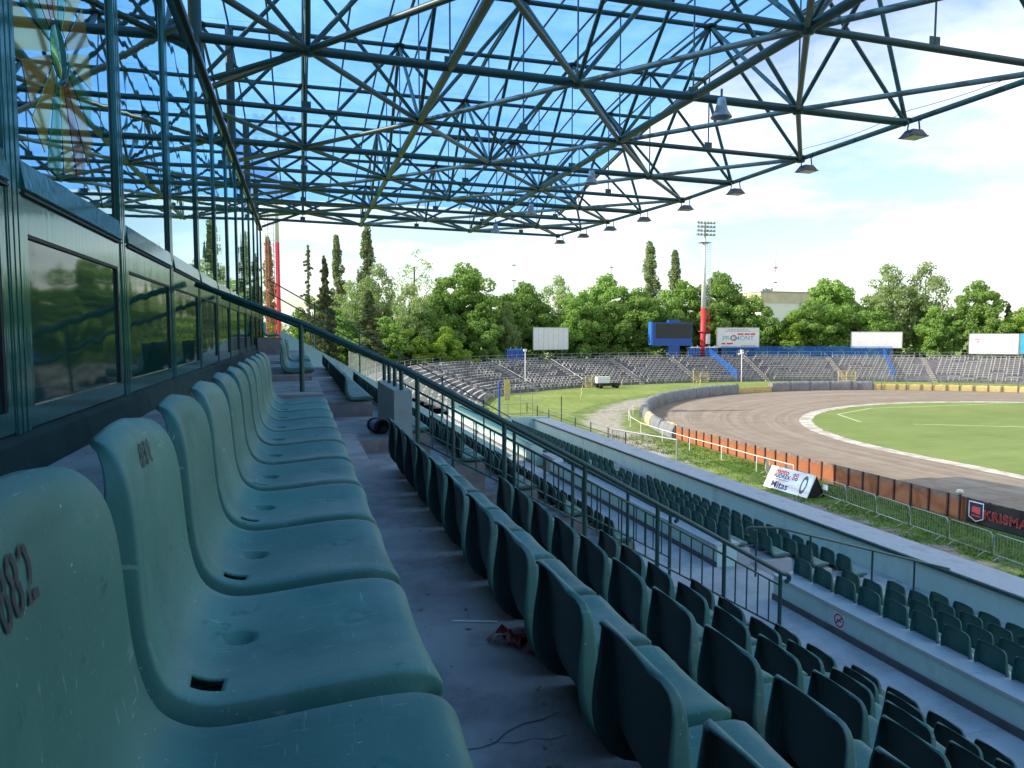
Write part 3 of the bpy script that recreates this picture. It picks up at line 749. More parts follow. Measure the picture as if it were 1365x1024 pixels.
def shell_pt(u, t):    # u -1..1 across the seat
    x_, z_ = prof(t); x2, z2 = prof(min(1, t+0.004)); x1, z1 = prof(max(0, t-0.004))
    dx_, dz_ = x2-x1, z2-z1; L_ = math.hypot(dx_, dz_) or 1
    nx, nz = dz_/L_, -dx_/L_           # points to the sitter
    hw = 0.2200
    back = max(0, min(1, (t-0.52)/0.48))
    hw -= 0.032*back
    if t > 0.85:   # rounded top corners
        q = (t-0.85)/0.15; hw -= 0.070*(1-math.sqrt(max(0, 1-q*q*0.97)))
    if t < 0.16:
        q = (0.16-t)/0.16; hw -= 0.05*(1-math.sqrt(max(0, 1-q*q*0.96)))
    a = abs(u); sgn = 1 if u >= 0 else -1
    # hollow towards the middle, flange turned away at the sides
    hol = 0.018*(1-min(1, a/0.85)**2)*min(1, t/0.18)*(1 if t < 0.9 else (1-t)/0.1)
    fl = 0.0; yy = a*hw
    if a > 0.93:       # crisp flange turned away from the sitter
        q = (a-0.93)/0.07
        bend = min(1, q/0.35)*math.pi/2
        yy = hw*0.93+hw*0.030*math.sin(bend)+0.004*max(0, q-0.35)
        depth = 0.060*min(1.0, 0.45+t*2.2)*(1.0 if t < 0.62 else max(0.0, 1.0-((t-0.62)/0.38)**1.4))
        fl = 0.006*(1-math.cos(bend))+depth*max(0, (q-0.35)/0.65)
    if t > 0.82: fl += 0.012*((t-0.82)/0.18)**2*min(1, a)**2      # corners curl back at the top
    n_ = -hol - fl
    return Vector((x_+nx*n_*-1*-1, sgn*yy, z_+nz*n_))
def make_shell(name, nu, nv, mt, hero=False):
    nf_ = 9 if hero else (5 if nu > 12 else 3)
    edge_ = [0.93+0.07*k/nf_ for k in range(nf_+1)]
    US = [-e for e in reversed(edge_)] + [-0.93+1.86*k/nu for k in range(1, nu)] + edge_
    nu = len(US)-1
    bm = bmesh.new(); G = []
    for j in range(nv+1):
        t = j/nv; row = []
        for u in US:
            p = shell_pt(u, t)
            if hero:
                dd = math.hypot((p.x-0.155)/1.0, p.y-0.045)      # bolt dimple in the seat pan
                if p.z < 0.13 and dd < 0.025: p.z -= 0.017*(1-(dd/0.025)**8)
                d2 = math.hypot(p.x-0.345, p.y-0.055)            # moulded ring near the front
                if 0.018 < d2 < 0.026 and p.z < 0.12: p.z -= 0.0022
            row.append(bm.verts.new(p))
        G.append(row)
    for j in range(nv):
        for i in range(nu):
            c = (G[j][i].co+G[j+1][i+1].co)/2
            if hero and 0.105 < c.x < 0.150 and -0.170 < c.y < -0.112 and c.z < 0.13: continue     # drain hole
            bm.faces.new((G[j][i], G[j][i+1], G[j+1][i+1], G[j+1][i]))
    bmesh.ops.recalc_face_normals(bm, faces=bm.faces[:])
    up = sum((f.normal.z for f in bm.faces if f.calc_center_median().x > 0.2), 0.0)
    if up < 0: bmesh.ops.reverse_faces(bm, faces=bm.faces[:])
    n_top = len(bm.faces)
    bmesh.ops.solidify(bm, geom=bm.faces[:], thickness=0.006)
    bm.faces.ensure_lookup_table()
    cu_ = [f.normal.z for f in bm.faces if f.calc_center_median().x > 0.25 and f.index < n_top]
    print('shell', name, n_top, len(bm.faces), sum(cu_)/max(1,len(cu_)))
    for f in bm.faces: f.smooth = True
    me = bpy.data.meshes.new(name); bm.to_mesh(me); bm.free(); me.materials.append(mt); me.materials.append(M_seat2 if mt is M_seat2 else M_seat_shade)
    for p in me.polygons:      # upper tier rear and underside take the darker green with shade painted in
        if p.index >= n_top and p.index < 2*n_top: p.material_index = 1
    return me
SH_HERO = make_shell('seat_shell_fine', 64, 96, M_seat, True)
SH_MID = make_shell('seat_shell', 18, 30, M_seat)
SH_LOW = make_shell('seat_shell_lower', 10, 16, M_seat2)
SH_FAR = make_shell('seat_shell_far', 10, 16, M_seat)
sup = MB(); sup.box(0.16, 0.43, -0.16, 0.16, 0.0, 0.055)
SUP = sup.mesh('seat_support', M_oldwood)
bolt = MB(); bolt.lathe([(0.0, 0.0), (0.011, 0.0), (0.012, -0.004)], (0.135, 0.045, 0.0), 10)
hole = MB(); hole.box(0.070, 0.15, -0.18, -0.10, 0.0575, 0.0595)
HOLE = hole.mesh('drain_hole', M_dark)
RIMM = MB()
for k in range(20):
    a0, a1 = 2*math.pi*k/20, 2*math.pi*(k+1)/20
    RIMM.add([(0.345+r_*math.cos(a), 0.055+r_*math.sin(a), 0.0868) for a in (a0, a1) for r_ in (0.021, 0.025)], [(0,1,3,2)])

seat_count = 0
def seat(x, y, z, label, group, hero=False, low=False, parts=True, jitter=0.0):
    global seat_count
    seat_count += 1
    rz = rnd.gauss(0, jitter)
    q = Quaternion((0,0,1), rz)
    if not parts:
        return link('stadium_seat', SH_LOW if low else SH_FAR, None, (x, y, z), q, label=label, cat='seat', group=group)
    t = link('stadium_seat', None, None, (x, y, z), q, label=label, cat='seat', group=group)
    def ch(nm, me):
        o = bpy.data.objects.new(nm, me); COL.objects.link(o); o.parent = t; return o
    ch('shell', SH_HERO if hero else SH_MID)
    ch('support', SUP)
    if hero: ch('drain_hole', HOLE)
    return t

def in_view(x, y, z, mx=0.16):
    c, s = math.cos(R(16.33)), math.sin(R(16.33))
    xr = x*c - y*s; f1 = x*s + y*c
    f = f1*math.cos(R(4.03)) - z*math.sin(R(4.03)); u = z*math.cos(R(4.03)) + f1*math.sin(R(4.03))
    return f > 0.05 and abs(xr/f) < 0.707*(1+mx) and abs(u/f) < 0.531*(1+mx*1.6)

PITCH = 0.48
SEATS = []    # (distance, x, y, z, label, group, kind)
def plan(x, y, z, label, group, kind):
    if in_view(x+0.2, y, z+0.25): SEATS.append((math.sqrt(x*x+y*y+z*z), x, y, z, label, group, kind))
# row under the glazed wall
for i in range(11):
    yc = 0.757 + PITCH*i
    if i == 0: lb = 'pale green plastic seat stencilled 882, nearest to the camera'
    elif i == 1: lb = 'pale green plastic seat stencilled 881, second from the camera below the glazed wall'
    else: lb = f'pale green plastic seat, {ordn(i+1)} from the camera in the row along the glazed wall'
    plan(Xk(1)-0.425, yc, Zk(1)-0.010, lb, 'seats along the glazed wall', 'hero')
for r in range(2, 8):
    far = 5.75 if r == 2 else 5.87
    for i in range(16):
        yc = far - PITCH*i
        plan(Xk(r)-0.43, yc, Zk(r), f'dark green seat, {ordn(i+1)} from the stairs in the {ordn(r)} row, near block', 'seats of the near upper block', 'mid')
for i in range(9):
    yc = 10.85 + PITCH*i + (1.1 if i > 4 else 0)
    plan(Xk(1)-0.43, yc, Zk(1), f'green seat beyond the stairs below the glazed wall, {ordn(i+1)} after the handrail', 'seats along the glazed wall beyond the stairs', 'mid')
for i in range(3):
    plan(-0.98, 21.15 + PITCH*i, -0.13, f'green seat on the raised plinth at the far end of the glazed wall, {ordn(i+1)} nearest', 'seats on the plinth', 'far')
for r in range(2, 8):
    nmax = 25 if r < 4 else 18
    for i in range(nmax):
        yc = 12.27 + PITCH*i
        if r == 2 and i in (14,): continue
        plan(Xk(r)-0.43, yc, Zk(r), f'dark green seat, {ordn(i+1)} beyond the railed stairs in the {ordn(r)} row, far block', 'seats of the far upper block', 'far')
for m_ in range(4):
    for i in range(22):
        plan(LX(m_)-0.43, 9.78 - PITCH*i, LZ(m_), f'green lower tier seat, {ordn(i+1)} from the aisle in the {ordn(m_+1)} row, near section', 'seats of the near lower section', 'low')
    for i in range(19):
        plan(LX(m_)-0.43, 12.1 + PITCH*i, LZ(m_), f'green lower tier seat, {ordn(i+1)} beyond the aisle in the {ordn(m_+1)} row, middle section', 'seats of the middle lower section', 'low')
    for i in range(27):
        plan(LX(m_)-0.43, 23.7 + PITCH*i, LZ(m_), f'small green lower tier seat, {ordn(i+1)} in the {ordn(m_+1)} row, far section', 'seats of the far lower section', 'low')
SEATS.sort(key=lambda s: s[0])
for s in SEATS[:300]:
    d, x, y, z, lb, gp, kd = s
    seat(x, y, z, lb, gp, hero=(kd == 'hero'), low=(kd == 'low'), parts=(kd in ('hero', 'mid')), jitter=0.012 if kd != 'hero' else 0.006)
rest = SEATS[300:]
if rest:
    src = SH_LOW; nv = len(src.vertices); cv = np.zeros(nv*3); src.vertices.foreach_get('co', cv); cv = cv.reshape(-1,3)
    fs = [tuple(p.vertices) for p in src.polygons]; V = []; F = []
    for k, s in enumerate(rest):
        V.append(cv + np.array([s[1], s[2], s[3]])); F += [tuple(i+k*nv for i in f) for f in fs]
    me = bpy.data.meshes.new('distant_seats'); me.from_pydata(np.concatenate(V).tolist(), [], F); me.materials.append(M_seat2)
    me.polygons.foreach_set('use_smooth', [True]*len(me.polygons))
    link('distant_seats', me, label='mass of small green seats at the far end of the stand tiers', cat='seats', kind='stuff')

# stencilled numbers follow the curved backs of the two nearest seats
def stencil(s, yc, uc, tc, size):
    me = text_mesh(s, 1.0, M_num, 0, 0.008, 1.10)
    bm = bmesh.new(); bm.from_mesh(me)
    bmesh.ops.triangulate(bm, faces=bm.faces[:])
    for _ in range(3):
        bmesh.ops.subdivide_edges(bm, edges=[e for e in bm.edges if e.calc_length() > 0.06], cuts=1)
        bmesh.ops.triangulate(bm, faces=bm.faces[:])
    xs = [v.co.x for v in bm.verts]; x0, x1 = min(xs), max(xs); n = len(s)
    dele = []
    for f in bm.faces:
        c = f.calc_center_median(); q = (c.x-x0)/(x1-x0)*n; fr = q-int(q)
        if abs(fr-0.5) < 0.05: dele.append(f)            # bridges of the stencil
    bmesh.ops.delete(bm, geom=dele, context='FACES')
    for v in bm.verts:
        u = uc - v.co.x*size*0.95/0.2275       # text x runs to the left of the sitter
        u = uc + v.co.x*size*0.95/0.2275
        t = tc + v.co.y*size/PL
        p = shell_pt(u, t); e = 0.0022
        v.co = Vector((p.x+e, p.y, p.z))
    bm.normal_update(); bm.to_mesh(me); bm.free()
    o = bpy.data.objects.new('stencilled_number', me); COL.objects.link(o)
    t_ = [q for q in COL.objects if q.name.startswith('stadium_seat') and q.get('label', '').find('stencilled '+s) >= 0][0]
    o.parent = t_
stencil('882', 0.757, -0.36, 0.875, 0.080)
stencil('881', 1.237, 0.12, 0.905, 0.062)
# ================================================================ handrails
def arc_curl(p, dirx, r=0.06, n=7):
    out = []
    for k in range(1, n+1):
        a = math.pi*k/n
        out.append((p[0]+dirx*r*math.sin(a), p[1], p[2]-r+r*math.cos(a)))
    return out
def interp(path, x):
    for (xa, za), (xb, zb) in zip(path, path[1:]):
        if xa <= x <= xb: return za+(zb-za)*(x-xa)/(xb-xa)
    return path[-1][1]
def stair_rail(path, Y, posts, bal0, label, foot):
    root = thing('stair_railing', (path[0][0], Y, -2), label, 'railing')
    pts = [(x, Y, z) for x, z in path]; e = pts[-1]
    pts += [(e[0]+0.07, Y, e[2]-0.02)] + arc_curl((e[0]+0.07, Y, e[2]-0.02), 1, 0.055)
    MB().tube(pts, 0.034, 10).build('handrail', M_rail, root)
    lo = [(x, Y, z-0.19) for x, z in path if x >= bal0]
    if lo[0][0] > bal0: lo.insert(0, (bal0, Y, interp(path, bal0)-0.19))
    MB().tube(lo, 0.013, 8).build('upper_bar', M_rail, root)
    bo = [(p[0], Y, p[2]-0.60) for p in lo]
    MB().tube(bo, 0.013, 8).build('lower_bar', M_rail, root)
    for x in posts:
        pipe('post', (x, Y, foot(x)), (x, Y, interp(path, x)), 0.029, M_rail, root)
    xs = [bal0] + [x for x in posts if x > bal0]
    for a, b_ in zip(xs, xs[1:]):
        nb = max(3, round((b_-a)/0.175))
        for k in range(1, nb):
            x = a+(b_-a)*k/nb; z = interp(path, x)
            pipe('baluster', (x, Y, z-0.79), (x, Y, z-0.19), 0.0105, M_rail, root, 6)
    return root
path1 = [(-1.08,0.535),(0.019,0.119),(1.2,-0.43),(3.275,-1.56),(6.52,-3.41)]
path2 = [(-1.08,0.53),(0.33,-0.03),(1.40,-0.516),(3.24,-1.54),(6.30,-3.235)]
stz = lambda x: -1.25 - 0.275*max(0, math.floor((x-0.162)/0.4775)) if x < 5.8 else Zk(8)
stair_rail(path1, 8.6, [0.019, 1.34, 2.42, 3.50, 4.55, 5.58, 6.50], 1.34, 'dark green stair railing with balusters, nearer of the two, running down from the glazed wall',
           lambda x: -0.67 if x < 0.2 else stz(x))
stair_rail(path2, 11.40, [1.26, 2.35, 3.38, 4.42, 5.45, 6.28], 1.40, 'dark green stair railing with balusters, farther of the two, beside the far seat block',
           lambda x: -0.74 if x < 1.4 else Zk(8))
rt = thing('pedestal_rail', (1.26, 9.4, -0.74), 'short green pipe rail with posts on the grey pedestal wall', 'railing')
MB().tube([(1.26, 8.62, -0.445), (1.26, 11.38, -0.445)], 0.030, 10).build('handrail', M_rail, rt)
for yy in (9.42, 10.1, 10.75): pipe('post', (1.26, yy, -0.74), (1.26, yy, -0.445), 0.028, M_rail, rt)
# rail down the lower aisle
lr = thing('aisle_rail', (8.3, 10.35, -4.2), 'thin green handrail with hooked end stepping down the lower aisle to the front wall', 'railing')
Yl = 10.95
pp = [(7.62, Yl, -3.44), (8.2, Yl, -3.50), (12.16, Yl, -4.62)]
MB().tube([(7.60, Yl, -3.60), (7.54, Yl, -3.56), (7.53, Yl, -3.49), (7.57, Yl, -3.445)] + pp, 0.021, 8).build('handrail', M_rail, lr)
for x in (7.75, 8.9, 10.3, 11.3):
    z = -3.50-(max(x, 8.2)-8.2)*0.283
    pipe('post', (x, Yl, z-0.85), (x, Yl, z), 0.019, M_rail, lr, 8)
# rails on the sloping end wall
er = thing('end_wall_railing', (3, 25.1, -1), 'thin dark two pipe railing above the sloping far end wall', 'railing')
def ez(x): return 1.60-0.583*(x+0.70)
for off in (0.0, -0.42):
    pipe('rail', (-0.95, 25.1, ez(-0.95)+off), (7.3, 25.1, ez(7.3)+off), 0.020, M_rail, er, 8)
for x in (0.5, 1.95, 3.3, 4.8, 6.3): pipe('post', (x, 25.1, xz(x)-0.05), (x, 25.1, ez(x)+0.1), 0.03, M_rail, er, 8)

# things lying on the steps
rag = thing('plastic_rag', (0.72, 2.62, Zk(2)), 'crumpled dark red plastic rag on the floor by the second row', 'rag')
bm_ = MB()
rr = random.Random(5)
px_, py_ = 0.68, 2.50
for k in range(9):
    x0, y0 = px_+k*0.014+rr.uniform(-.02,.02), py_-k*0.014+rr.uniform(-.02,.02); a = rr.uniform(-0.5, 0.9); L_ = rr.uniform(0.03, 0.06); W_ = rr.uniform(0.008, 0.018)
    base = len(bm_.v); ns = 6; V = []
    for i in range(ns):
        t = i/(ns-1)-0.5
        for sd_ in (-1, 1):
            V.append((x0+math.cos(a)*t*L_*2-math.sin(a)*sd_*W_, y0+math.sin(a)*t*L_*2+math.cos(a)*sd_*W_, Zk(2)+0.006+abs(math.sin(t*7+k))*0.035+0.01*sd_*math.sin(k+t*5)))
    bm_.add(V, [(2*i, 2*i+1, 2*i+3, 2*i+2) for i in range(ns-1)], True)
bm_.build('crumpled_sheet', M_rag, rag)
MB().add([(0.55, 2.72, Zk(2)+.004), (0.72, 2.66, Zk(2)+.004), (0.722, 2.666, Zk(2)+.006), (0.552, 2.726, Zk(2)+.006)], [(0,1,2,3)]).build('drinking_straw', M_white, None, 'thin white straw lying on the concrete between the seat rows', 'straw')
can = thing('rolled_drum', (0.98, 9.95, -1.36), 'small drum with black ends and pale blue sleeve lying beside the pedestal wall', 'drum')
dv = Vector((0.30, -0.95, 0)).normalized(); cc = Vector((1.0, 9.93, -1.26))
Mr = dv.to_track_quat('Z', 'Y').to_matrix()
MB().lathe([(0.082, -0.10), (0.084, 0.10)], cc, 20, Mr).build('sleeve', M_bucket, can)
for s_ in (-1, 1):
    MB().lathe([(0.06, s_*0.10), (0.098, s_*0.10), (0.098, s_*0.15), (0.06, s_*0.15), (0.058, s_*0.11), (0.0, s_*0.11)], cc, 20, Mr).build('end_ring', M_black, can)

# ================================================================ glazed wall
XW = -1.14
gw = thing('glazed_wall', (XW, 12, Zk(1)), 'long glossy green glazed wall of tall mirror panes over dark panels', 'glazed wall')
BAY = 1.95
y0 = 3.50 - BAY*2
bays = []
while y0 < 24.9:
    bays.append(y0); y0 += BAY
for yb in bays + [y0]:
    # vertical post with shallow flutes
    b = MB()
    b.box(XW-0.06, XW+0.016, yb-0.085, yb+0.085, Zk(1)+0.16, 3.30)
    for k in range(3):
        yy = yb-0.055+k*0.055
        b.box(XW+0.0161, XW+0.019, yy-0.015, yy+0.015, Zk(1)+0.16, 3.30)
    b.build('post', M_frame, gw)
for yb in bays:
    ya, ye = yb+0.086, yb+BAY-0.086
    def fr(x0, x1, y_0, y_1, z0, z1, nm, mt): return MB().box(x0, x1, y_0, y_1, z0, z1).build(nm, mt, gw)
    # lower panel with its frame
    lo0, lo1 = Zk(1)+0.17, 0.43
    fr(XW-0.05, XW+0.012, ya, ye, lo0, lo0+0.09, 'rail', M_frame)
    fr(XW-0.05, XW+0.012, ya, ye, lo1, 0.60, 'spandrel_rail', M_frame)
    fr(XW-0.05, XW+0.012, ya, ya+0.07, lo0+0.09, lo1, 'stile', M_frame)
    fr(XW-0.05, XW+0.012, ye-0.07, ye, lo0+0.09, lo1, 'stile', M_frame)
    p = fr(XW-0.05, XW-0.004, ya+0.07, ye-0.07, lo0+0.09, lo1, 'panel', M_span)
    b = MB(); b.box(XW-0.0038, XW+0.009, ya+0.071, ye-0.071, lo1-0.016, lo1-0.001); b.box(XW-0.0038, XW+0.009, ye-0.086, ye-0.071, lo0+0.091, lo1-0.017)
    b.build('gasket', M_black, p)
    # sill ledge
    b = MB(); b.hexa([(XW+0.012,ya,0.60),(XW+0.034,ya,0.615),(XW+0.034,ye,0.615),(XW+0.012,ye,0.60),(XW+0.0,ya,0.735),(XW+0.015,ya,0.735),(XW+0.015,ye,0.735),(XW+0.0,ye,0.735)])
    b.build('window_sill', M_frame, gw)
    fr(XW+0.0125, XW+0.030, ya, ye, 0.588, 0.5985, 'drip_strip', M_black)
    # tall window: head, pane, stiles and gasket
    wn = fr(XW-0.05, XW+0.012, ya, ye, 3.22, 3.30, 'window', M_frame)
    def sub_(x0, x1, y_0, y_1, z0, z1, nm, mt): return MB().box(x0, x1, y_0, y_1, z0, z1).build(nm, mt, wn)
    sub_(XW-0.014, XW-0.005, ya+0.04, ye-0.04, 0.73, 3.22, 'pane', M_glass)
    sub_(XW-0.04, XW+0.006, ya, ya+0.04, 0.736, 3.22, 'stile', M_frame)
    sub_(XW-0.04, XW+0.004, ye-0.028, ye, 0.736, 3.22, 'stile', M_frame)
    sub_(XW-0.04, XW-0.001, ye-0.044, ye-0.0285, 0.736, 3.22, 'gasket', M_black)
Y_0, Y_1 = bays[0]-0.1, bays[-1]+BAY+0.1
MB().box(XW-0.1, XW+0.06, Y_0, Y_1, 3.302, 3.36).build('top_cap', M_black, gw)
MB().box(XW-0.1, XW+0.045, Y_0, Y_1, 3.362, 3.44).build('top_flashing', M_frame, gw)
yy = Y_0
while yy < Y_1-0.1:
    b = MB(); ye = min(yy+1.6, Y_1)
    b.hexa([(XW+0.0,yy+.003,Zk(1)),(XW+0.075,yy+.003,Zk(1)),(XW+0.075,ye-.003,Zk(1)),(XW+0.0,ye-.003,Zk(1)),(XW+0.0,yy+.003,Zk(1)+0.165),(XW+0.045,yy+.003,Zk(1)+0.135),(XW+0.045,ye-.003,Zk(1)+0.135),(XW+0.0,ye-.003,Zk(1)+0.165)])
    b.build('base_flashing', M_flash, gw); yy = ye
# rooms behind the glass
hall = thing('stand_hall', (-6, 0, ZG), 'flat roofed hall behind the glazed wall', 'building')
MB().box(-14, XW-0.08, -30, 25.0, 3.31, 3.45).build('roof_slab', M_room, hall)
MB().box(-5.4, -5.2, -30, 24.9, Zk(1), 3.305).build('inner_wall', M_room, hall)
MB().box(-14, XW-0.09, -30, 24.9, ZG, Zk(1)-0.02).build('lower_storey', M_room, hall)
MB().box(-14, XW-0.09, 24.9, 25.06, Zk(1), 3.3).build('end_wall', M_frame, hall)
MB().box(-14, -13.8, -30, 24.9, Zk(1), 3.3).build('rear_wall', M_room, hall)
# round coloured sticker on the near window pane: glossy film in segments
stk = thing('window_sticker', (XW-0.004, 4.28, 0.75), 'round glossy sticker in yellow, green and orange on the nearest tall window pane', 'sticker')
def film(name, c):
    def b(t, o):
        p = t.nodes.new('ShaderNodeBsdfPrincipled'); p.inputs['Base Color'].default_value = (*c, 1); p.inputs['Roughness'].default_value = 0.03
        p.inputs['Metallic'].default_value = 0.75; t.links.new(p.outputs[0], o.inputs[0])
    return simple_mix(name, b)
cols = [film('yellow_film', (0.62, 0.47, 0.10)), film('amber_film', (0.55, 0.36, 0.10)), film('green_film', (0.14, 0.36, 0.16)), film('orange_film', (0.50, 0.22, 0.10))]
for k in range(16):
    t0, t1 = 2*math.pi*k/16, 2*math.pi*(k+0.82)/16
    P = []
    for tt, rr_ in ((t0, 0.16), (t1, 0.16), (t1, 0.60+0.03*(k % 3)), (t0, 0.60+0.03*(k % 3))): P.append((4.28+rr_*math.cos(tt), 1.42+rr_*math.sin(tt)))
    MB().hexa([(XW-0.0046, a, c) for a, c in P]+[(XW-0.0030, a, c) for a, c in P]).build('film_segment', cols[(0, 1, 0, 2, 0, 3, 1, 2)[k % 8]], stk)
MB().lathe([(0.0, 0.0), (0.13, 0.0), (0.13, -0.0015)], (XW-0.003, 4.28, 1.42), 20, Matrix.Rotation(math.pi/2, 3, 'Y')).build('film_centre', cols[2], stk)

# ================================================================ canopy roof
roof = thing('canopy_roof', (-1.9, 16.7, 3.45), 'cantilever canopy of green tubular trusses under translucent blue sheets', 'roof')
YS = [-0.5, 3.8, 8.1, 12.4, 16.7, 21.1, 25.2, 29.0, 32.4, 35.7, 38.7, 41.7]
ZU = [9.75, 9.75, 9.75, 9.75, 9.75, 9.75, 9.65, 9.25, 8.75, 8.15, 7.55, 7.0]
NJ = len(YS); I0, I1 = -2, 5
def bx_(i, j):
    if i == 5: return 16.3 - max(0, j-7)*0.30
    return 0.30 + 3.12*i
def ub_(i, j): return min(0.30 + 3.12*i, 15.05)
def bn(i, j): x = bx_(i, j); return Vector((x, YS[j], 6.10-0.016*x))
def un(i, j): x = ub_(i, j); return Vector((x, YS[j], ZU[j]))
main = lambda i, j: (i+j) % 2 == 0
for j in range(NJ):
    r = 0.105 if j % 2 == 0 else 0.075
    pipe('bottom_chord', bn(I0, j), bn(5, j), r, M_truss, roof, 12)
    pipe('top_chord', un(I0, j), Vector((15.1, YS[j], ZU[j])), 0.075, M_truss, roof, 10)
for i in range(I0, 6):
    for j in range(NJ-1):
        if i in (-1, 1, 3, 5): pipe('longitudinal_chord', bn(i, j), bn(i, j+1), 0.10 if i != 5 else 0.075, M_truss, roof, 12)
        if i < 5: pipe('top_longitudinal', un(i, j), un(i, j+1), 0.05, M_truss, roof, 8)
for j in range(NJ):
    for i in range(I0, 6):
        if main(i, j):
            for di, dj in ((1,1),(-1,1),(1,-1),(-1,-1)):
                if dj == -1: continue
                i2, j2 = i+di, j+dj
                if I0 <= i2 <= 5 and 0 <= j2 < NJ:
                    pipe('plan_brace', bn(i, j), bn(i2, j2), 0.070, M_truss2 if (di == -1 and i >= 2) or (di == 1 and i == 1 and j % 4 == 1) else M_truss, roof, 10)
            for j2 in (j-1, j+1):
                if 0 <= j2 < NJ and i < 5: pipe('web_brace', bn(i, j), un(i, j2), 0.058, M_truss, roof, 8)
            for i2 in (i-1, i+1):
                if I0 <= i2 <= 4 and i < 5: pipe('web_brace', bn(i, j), un(i2, j), 0.058, M_truss, roof, 8)
            if i == 5: pipe('web_brace', bn(i, j), un(4, j), 0.058, M_truss, roof, 8)
        elif i == 5:
            pipe('web_brace', bn(i, j), un(4, j), 0.055, M_truss, roof, 8)
        if i < 5: pipe('hanger', bn(i, j), un(i, j), 0.022, M_truss, roof, 6)
        else: pipe('hanger', bn(i, j), Vector((bx_(i, j), YS[j], 6.8)), 0.018, M_truss, roof, 6) if False else None
# outer tie from the canopy edge to the tip
for j in range(NJ):
    if j % 2 == 0: pipe('tip_strut', Vector((15.05, YS[j], ZU[j]-0.03)), Vector((bx_(5, j), YS[j], 5.9)), 0.06, M_truss, roof, 10)
# gusset plates and hubs
for j in range(2, NJ):
    for i in range(-1, 6):
        p = bn(i, j)
        if main(i, j): MB().lathe([(0.0,-0.13),(0.13,-0.11),(0.17,0),(0.13,0.11),(0,0.13)], p, 10).build('node_hub', M_truss, roof)
        elif i < 5: MB().box(p.x-0.13, p.x+0.13, p.y-0.012, p.y+0.012, p.z+0.05, p.z+0.24).build('gusset_plate', M_truss, roof)
        if i < 5 and not main(i, j):
            q = un(i, j); MB().lathe([(0.0,-0.10),(0.20,-0.06),(0.22,0.03),(0,0.05)], q, 10).build('upper_hub', M_black, roof)
# purlins and sheets
PX = [-3.2 + 1.22*k for k in range(16)]
PX[-1] = 15.1
for k, x in enumerate(PX):
    for j in range(NJ-1):
        pipe('purlin', (x, YS[j], ZU[j]+0.16), (x, YS[j+1], ZU[j+1]+0.16), 0.034, M_truss, roof, 6)
for k in range(len(PX)-1):
    for j in range(NJ-1):
        xa, xb = PX[k]+0.01, PX[k+1]-0.01; ya, yb = YS[j]+0.01, YS[j+1]-0.01; za, zb = ZU[j]+0.22, ZU[j+1]+0.22
        MB().hexa([(xa,ya,za),(xb,ya,za),(xb,yb,zb),(xa,yb,zb),(xa,ya,za+.012),(xb,ya,za+.012),(xb,yb,zb+.012),(xa,yb,zb+.012)]).build('roof_sheet', M_poly, roof)
# the roof goes on over the hall and behind the camera
MB().box(-14.0, -3.21, -0.5, 42.0, 9.2, 9.24).build('rear_roof_deck', M_truss, roof)
MB().box(-14.0, 15.1, -34.0, -0.52, 9.95, 9.965).build('roof_sheet', M_poly, roof)
MB().box(-14.0, 15.1, -34.2, -34.0, -9.6, 9.9).build('unseen_end_screen', M_room, roof)  # unseen screen behind the camera, dims the light from that end
# columns behind the glazed wall
for j in (0, 2, 4, 6, 8, 10):
    x = -1.95
    pipe('column', (x, YS[j], 3.45 if YS[j] < 25 else ZG), (x, YS[j], ZU[j]), 0.13, M_truss, roof, 14)
    pipe('column_strut', (x, YS[j], 5.2), bn(0, j), 0.06, M_truss, roof, 8)
    pipe('column_strut', (x, YS[j], 7.2), un(0, j), 0.06, M_truss, roof, 8)
# edge beam of the sheets
MB().tube([(15.18, YS[j], ZU[j]+0.1) for j in range(NJ)], 0.06, 8).build('edge_beam', M_truss, roof)
pipe('drain_pipe', (3.2, 14.6, 9.1), (11.3, 14.6, 9.1), 0.085, M_black, roof, 10)
pipe('drain_pipe', (11.3, 14.6, 9.1), (11.3, 14.6, 9.6), 0.085, M_black, roof, 10)
pipe('drain_pipe', (6.2, 31.0, 8.3), (9.4, 31.0, 8.3), 0.085, M_black, roof, 10)

# floodlights along the tip
fl_lab = ['nearest', 'second nearest', 'third nearest', 'fourth nearest', 'fifth nearest', 'sixth nearest', 'seventh nearest', 'farthest']
for k in range(8):
    j = 4+k; p = Vector((bx_(5, j)+0.05, YS[j]-0.25, 5.84))
    f = thing('floodlight', p, f'boxy grey floodlight under the canopy edge, {fl_lab[k]} of the row', 'floodlight', 'floodlights under the canopy edge')
    b = MB(); z0 = p.z-0.44
    b.hexa([(p.x-0.27,p.y-0.22,z0),(p.x+0.27,p.y-0.22,z0),(p.x+0.27,p.y+0.22,z0),(p.x-0.27,p.y+0.22,z0),(p.x-0.16,p.y-0.14,z0+0.17),(p.x+0.16,p.y-0.14,z0+0.17),(p.x+0.16,p.y+0.14,z0+0.17),(p.x-0.16,p.y+0.14,z0+0.17)])
    b.build('housing', M_lampg, f)
    MB().box(p.x-0.29, p.x+0.29, p.y-0.24, p.y+0.24, z0-0.03, z0-0.001).build('visor_rim', M_lampg, f)
    MB().box(p.x-0.22, p.x+0.22, p.y-0.22, p.y+0.22, z0-0.036, z0-0.031).build('glass', M_lampglass, f)
    for sx in (-1, 1): pipe('bracket', (p.x+sx*0.22, p.y, z0+0.12), (p.x+sx*0.16, p.y, p.z+0.04), 0.022, M_lampg, f, 6)
    pipe('bracket', (p.x-0.24, p.y, p.z+0.03), (p.x+0.24, p.y, p.z+0.03), 0.03, M_lampg, f, 6)
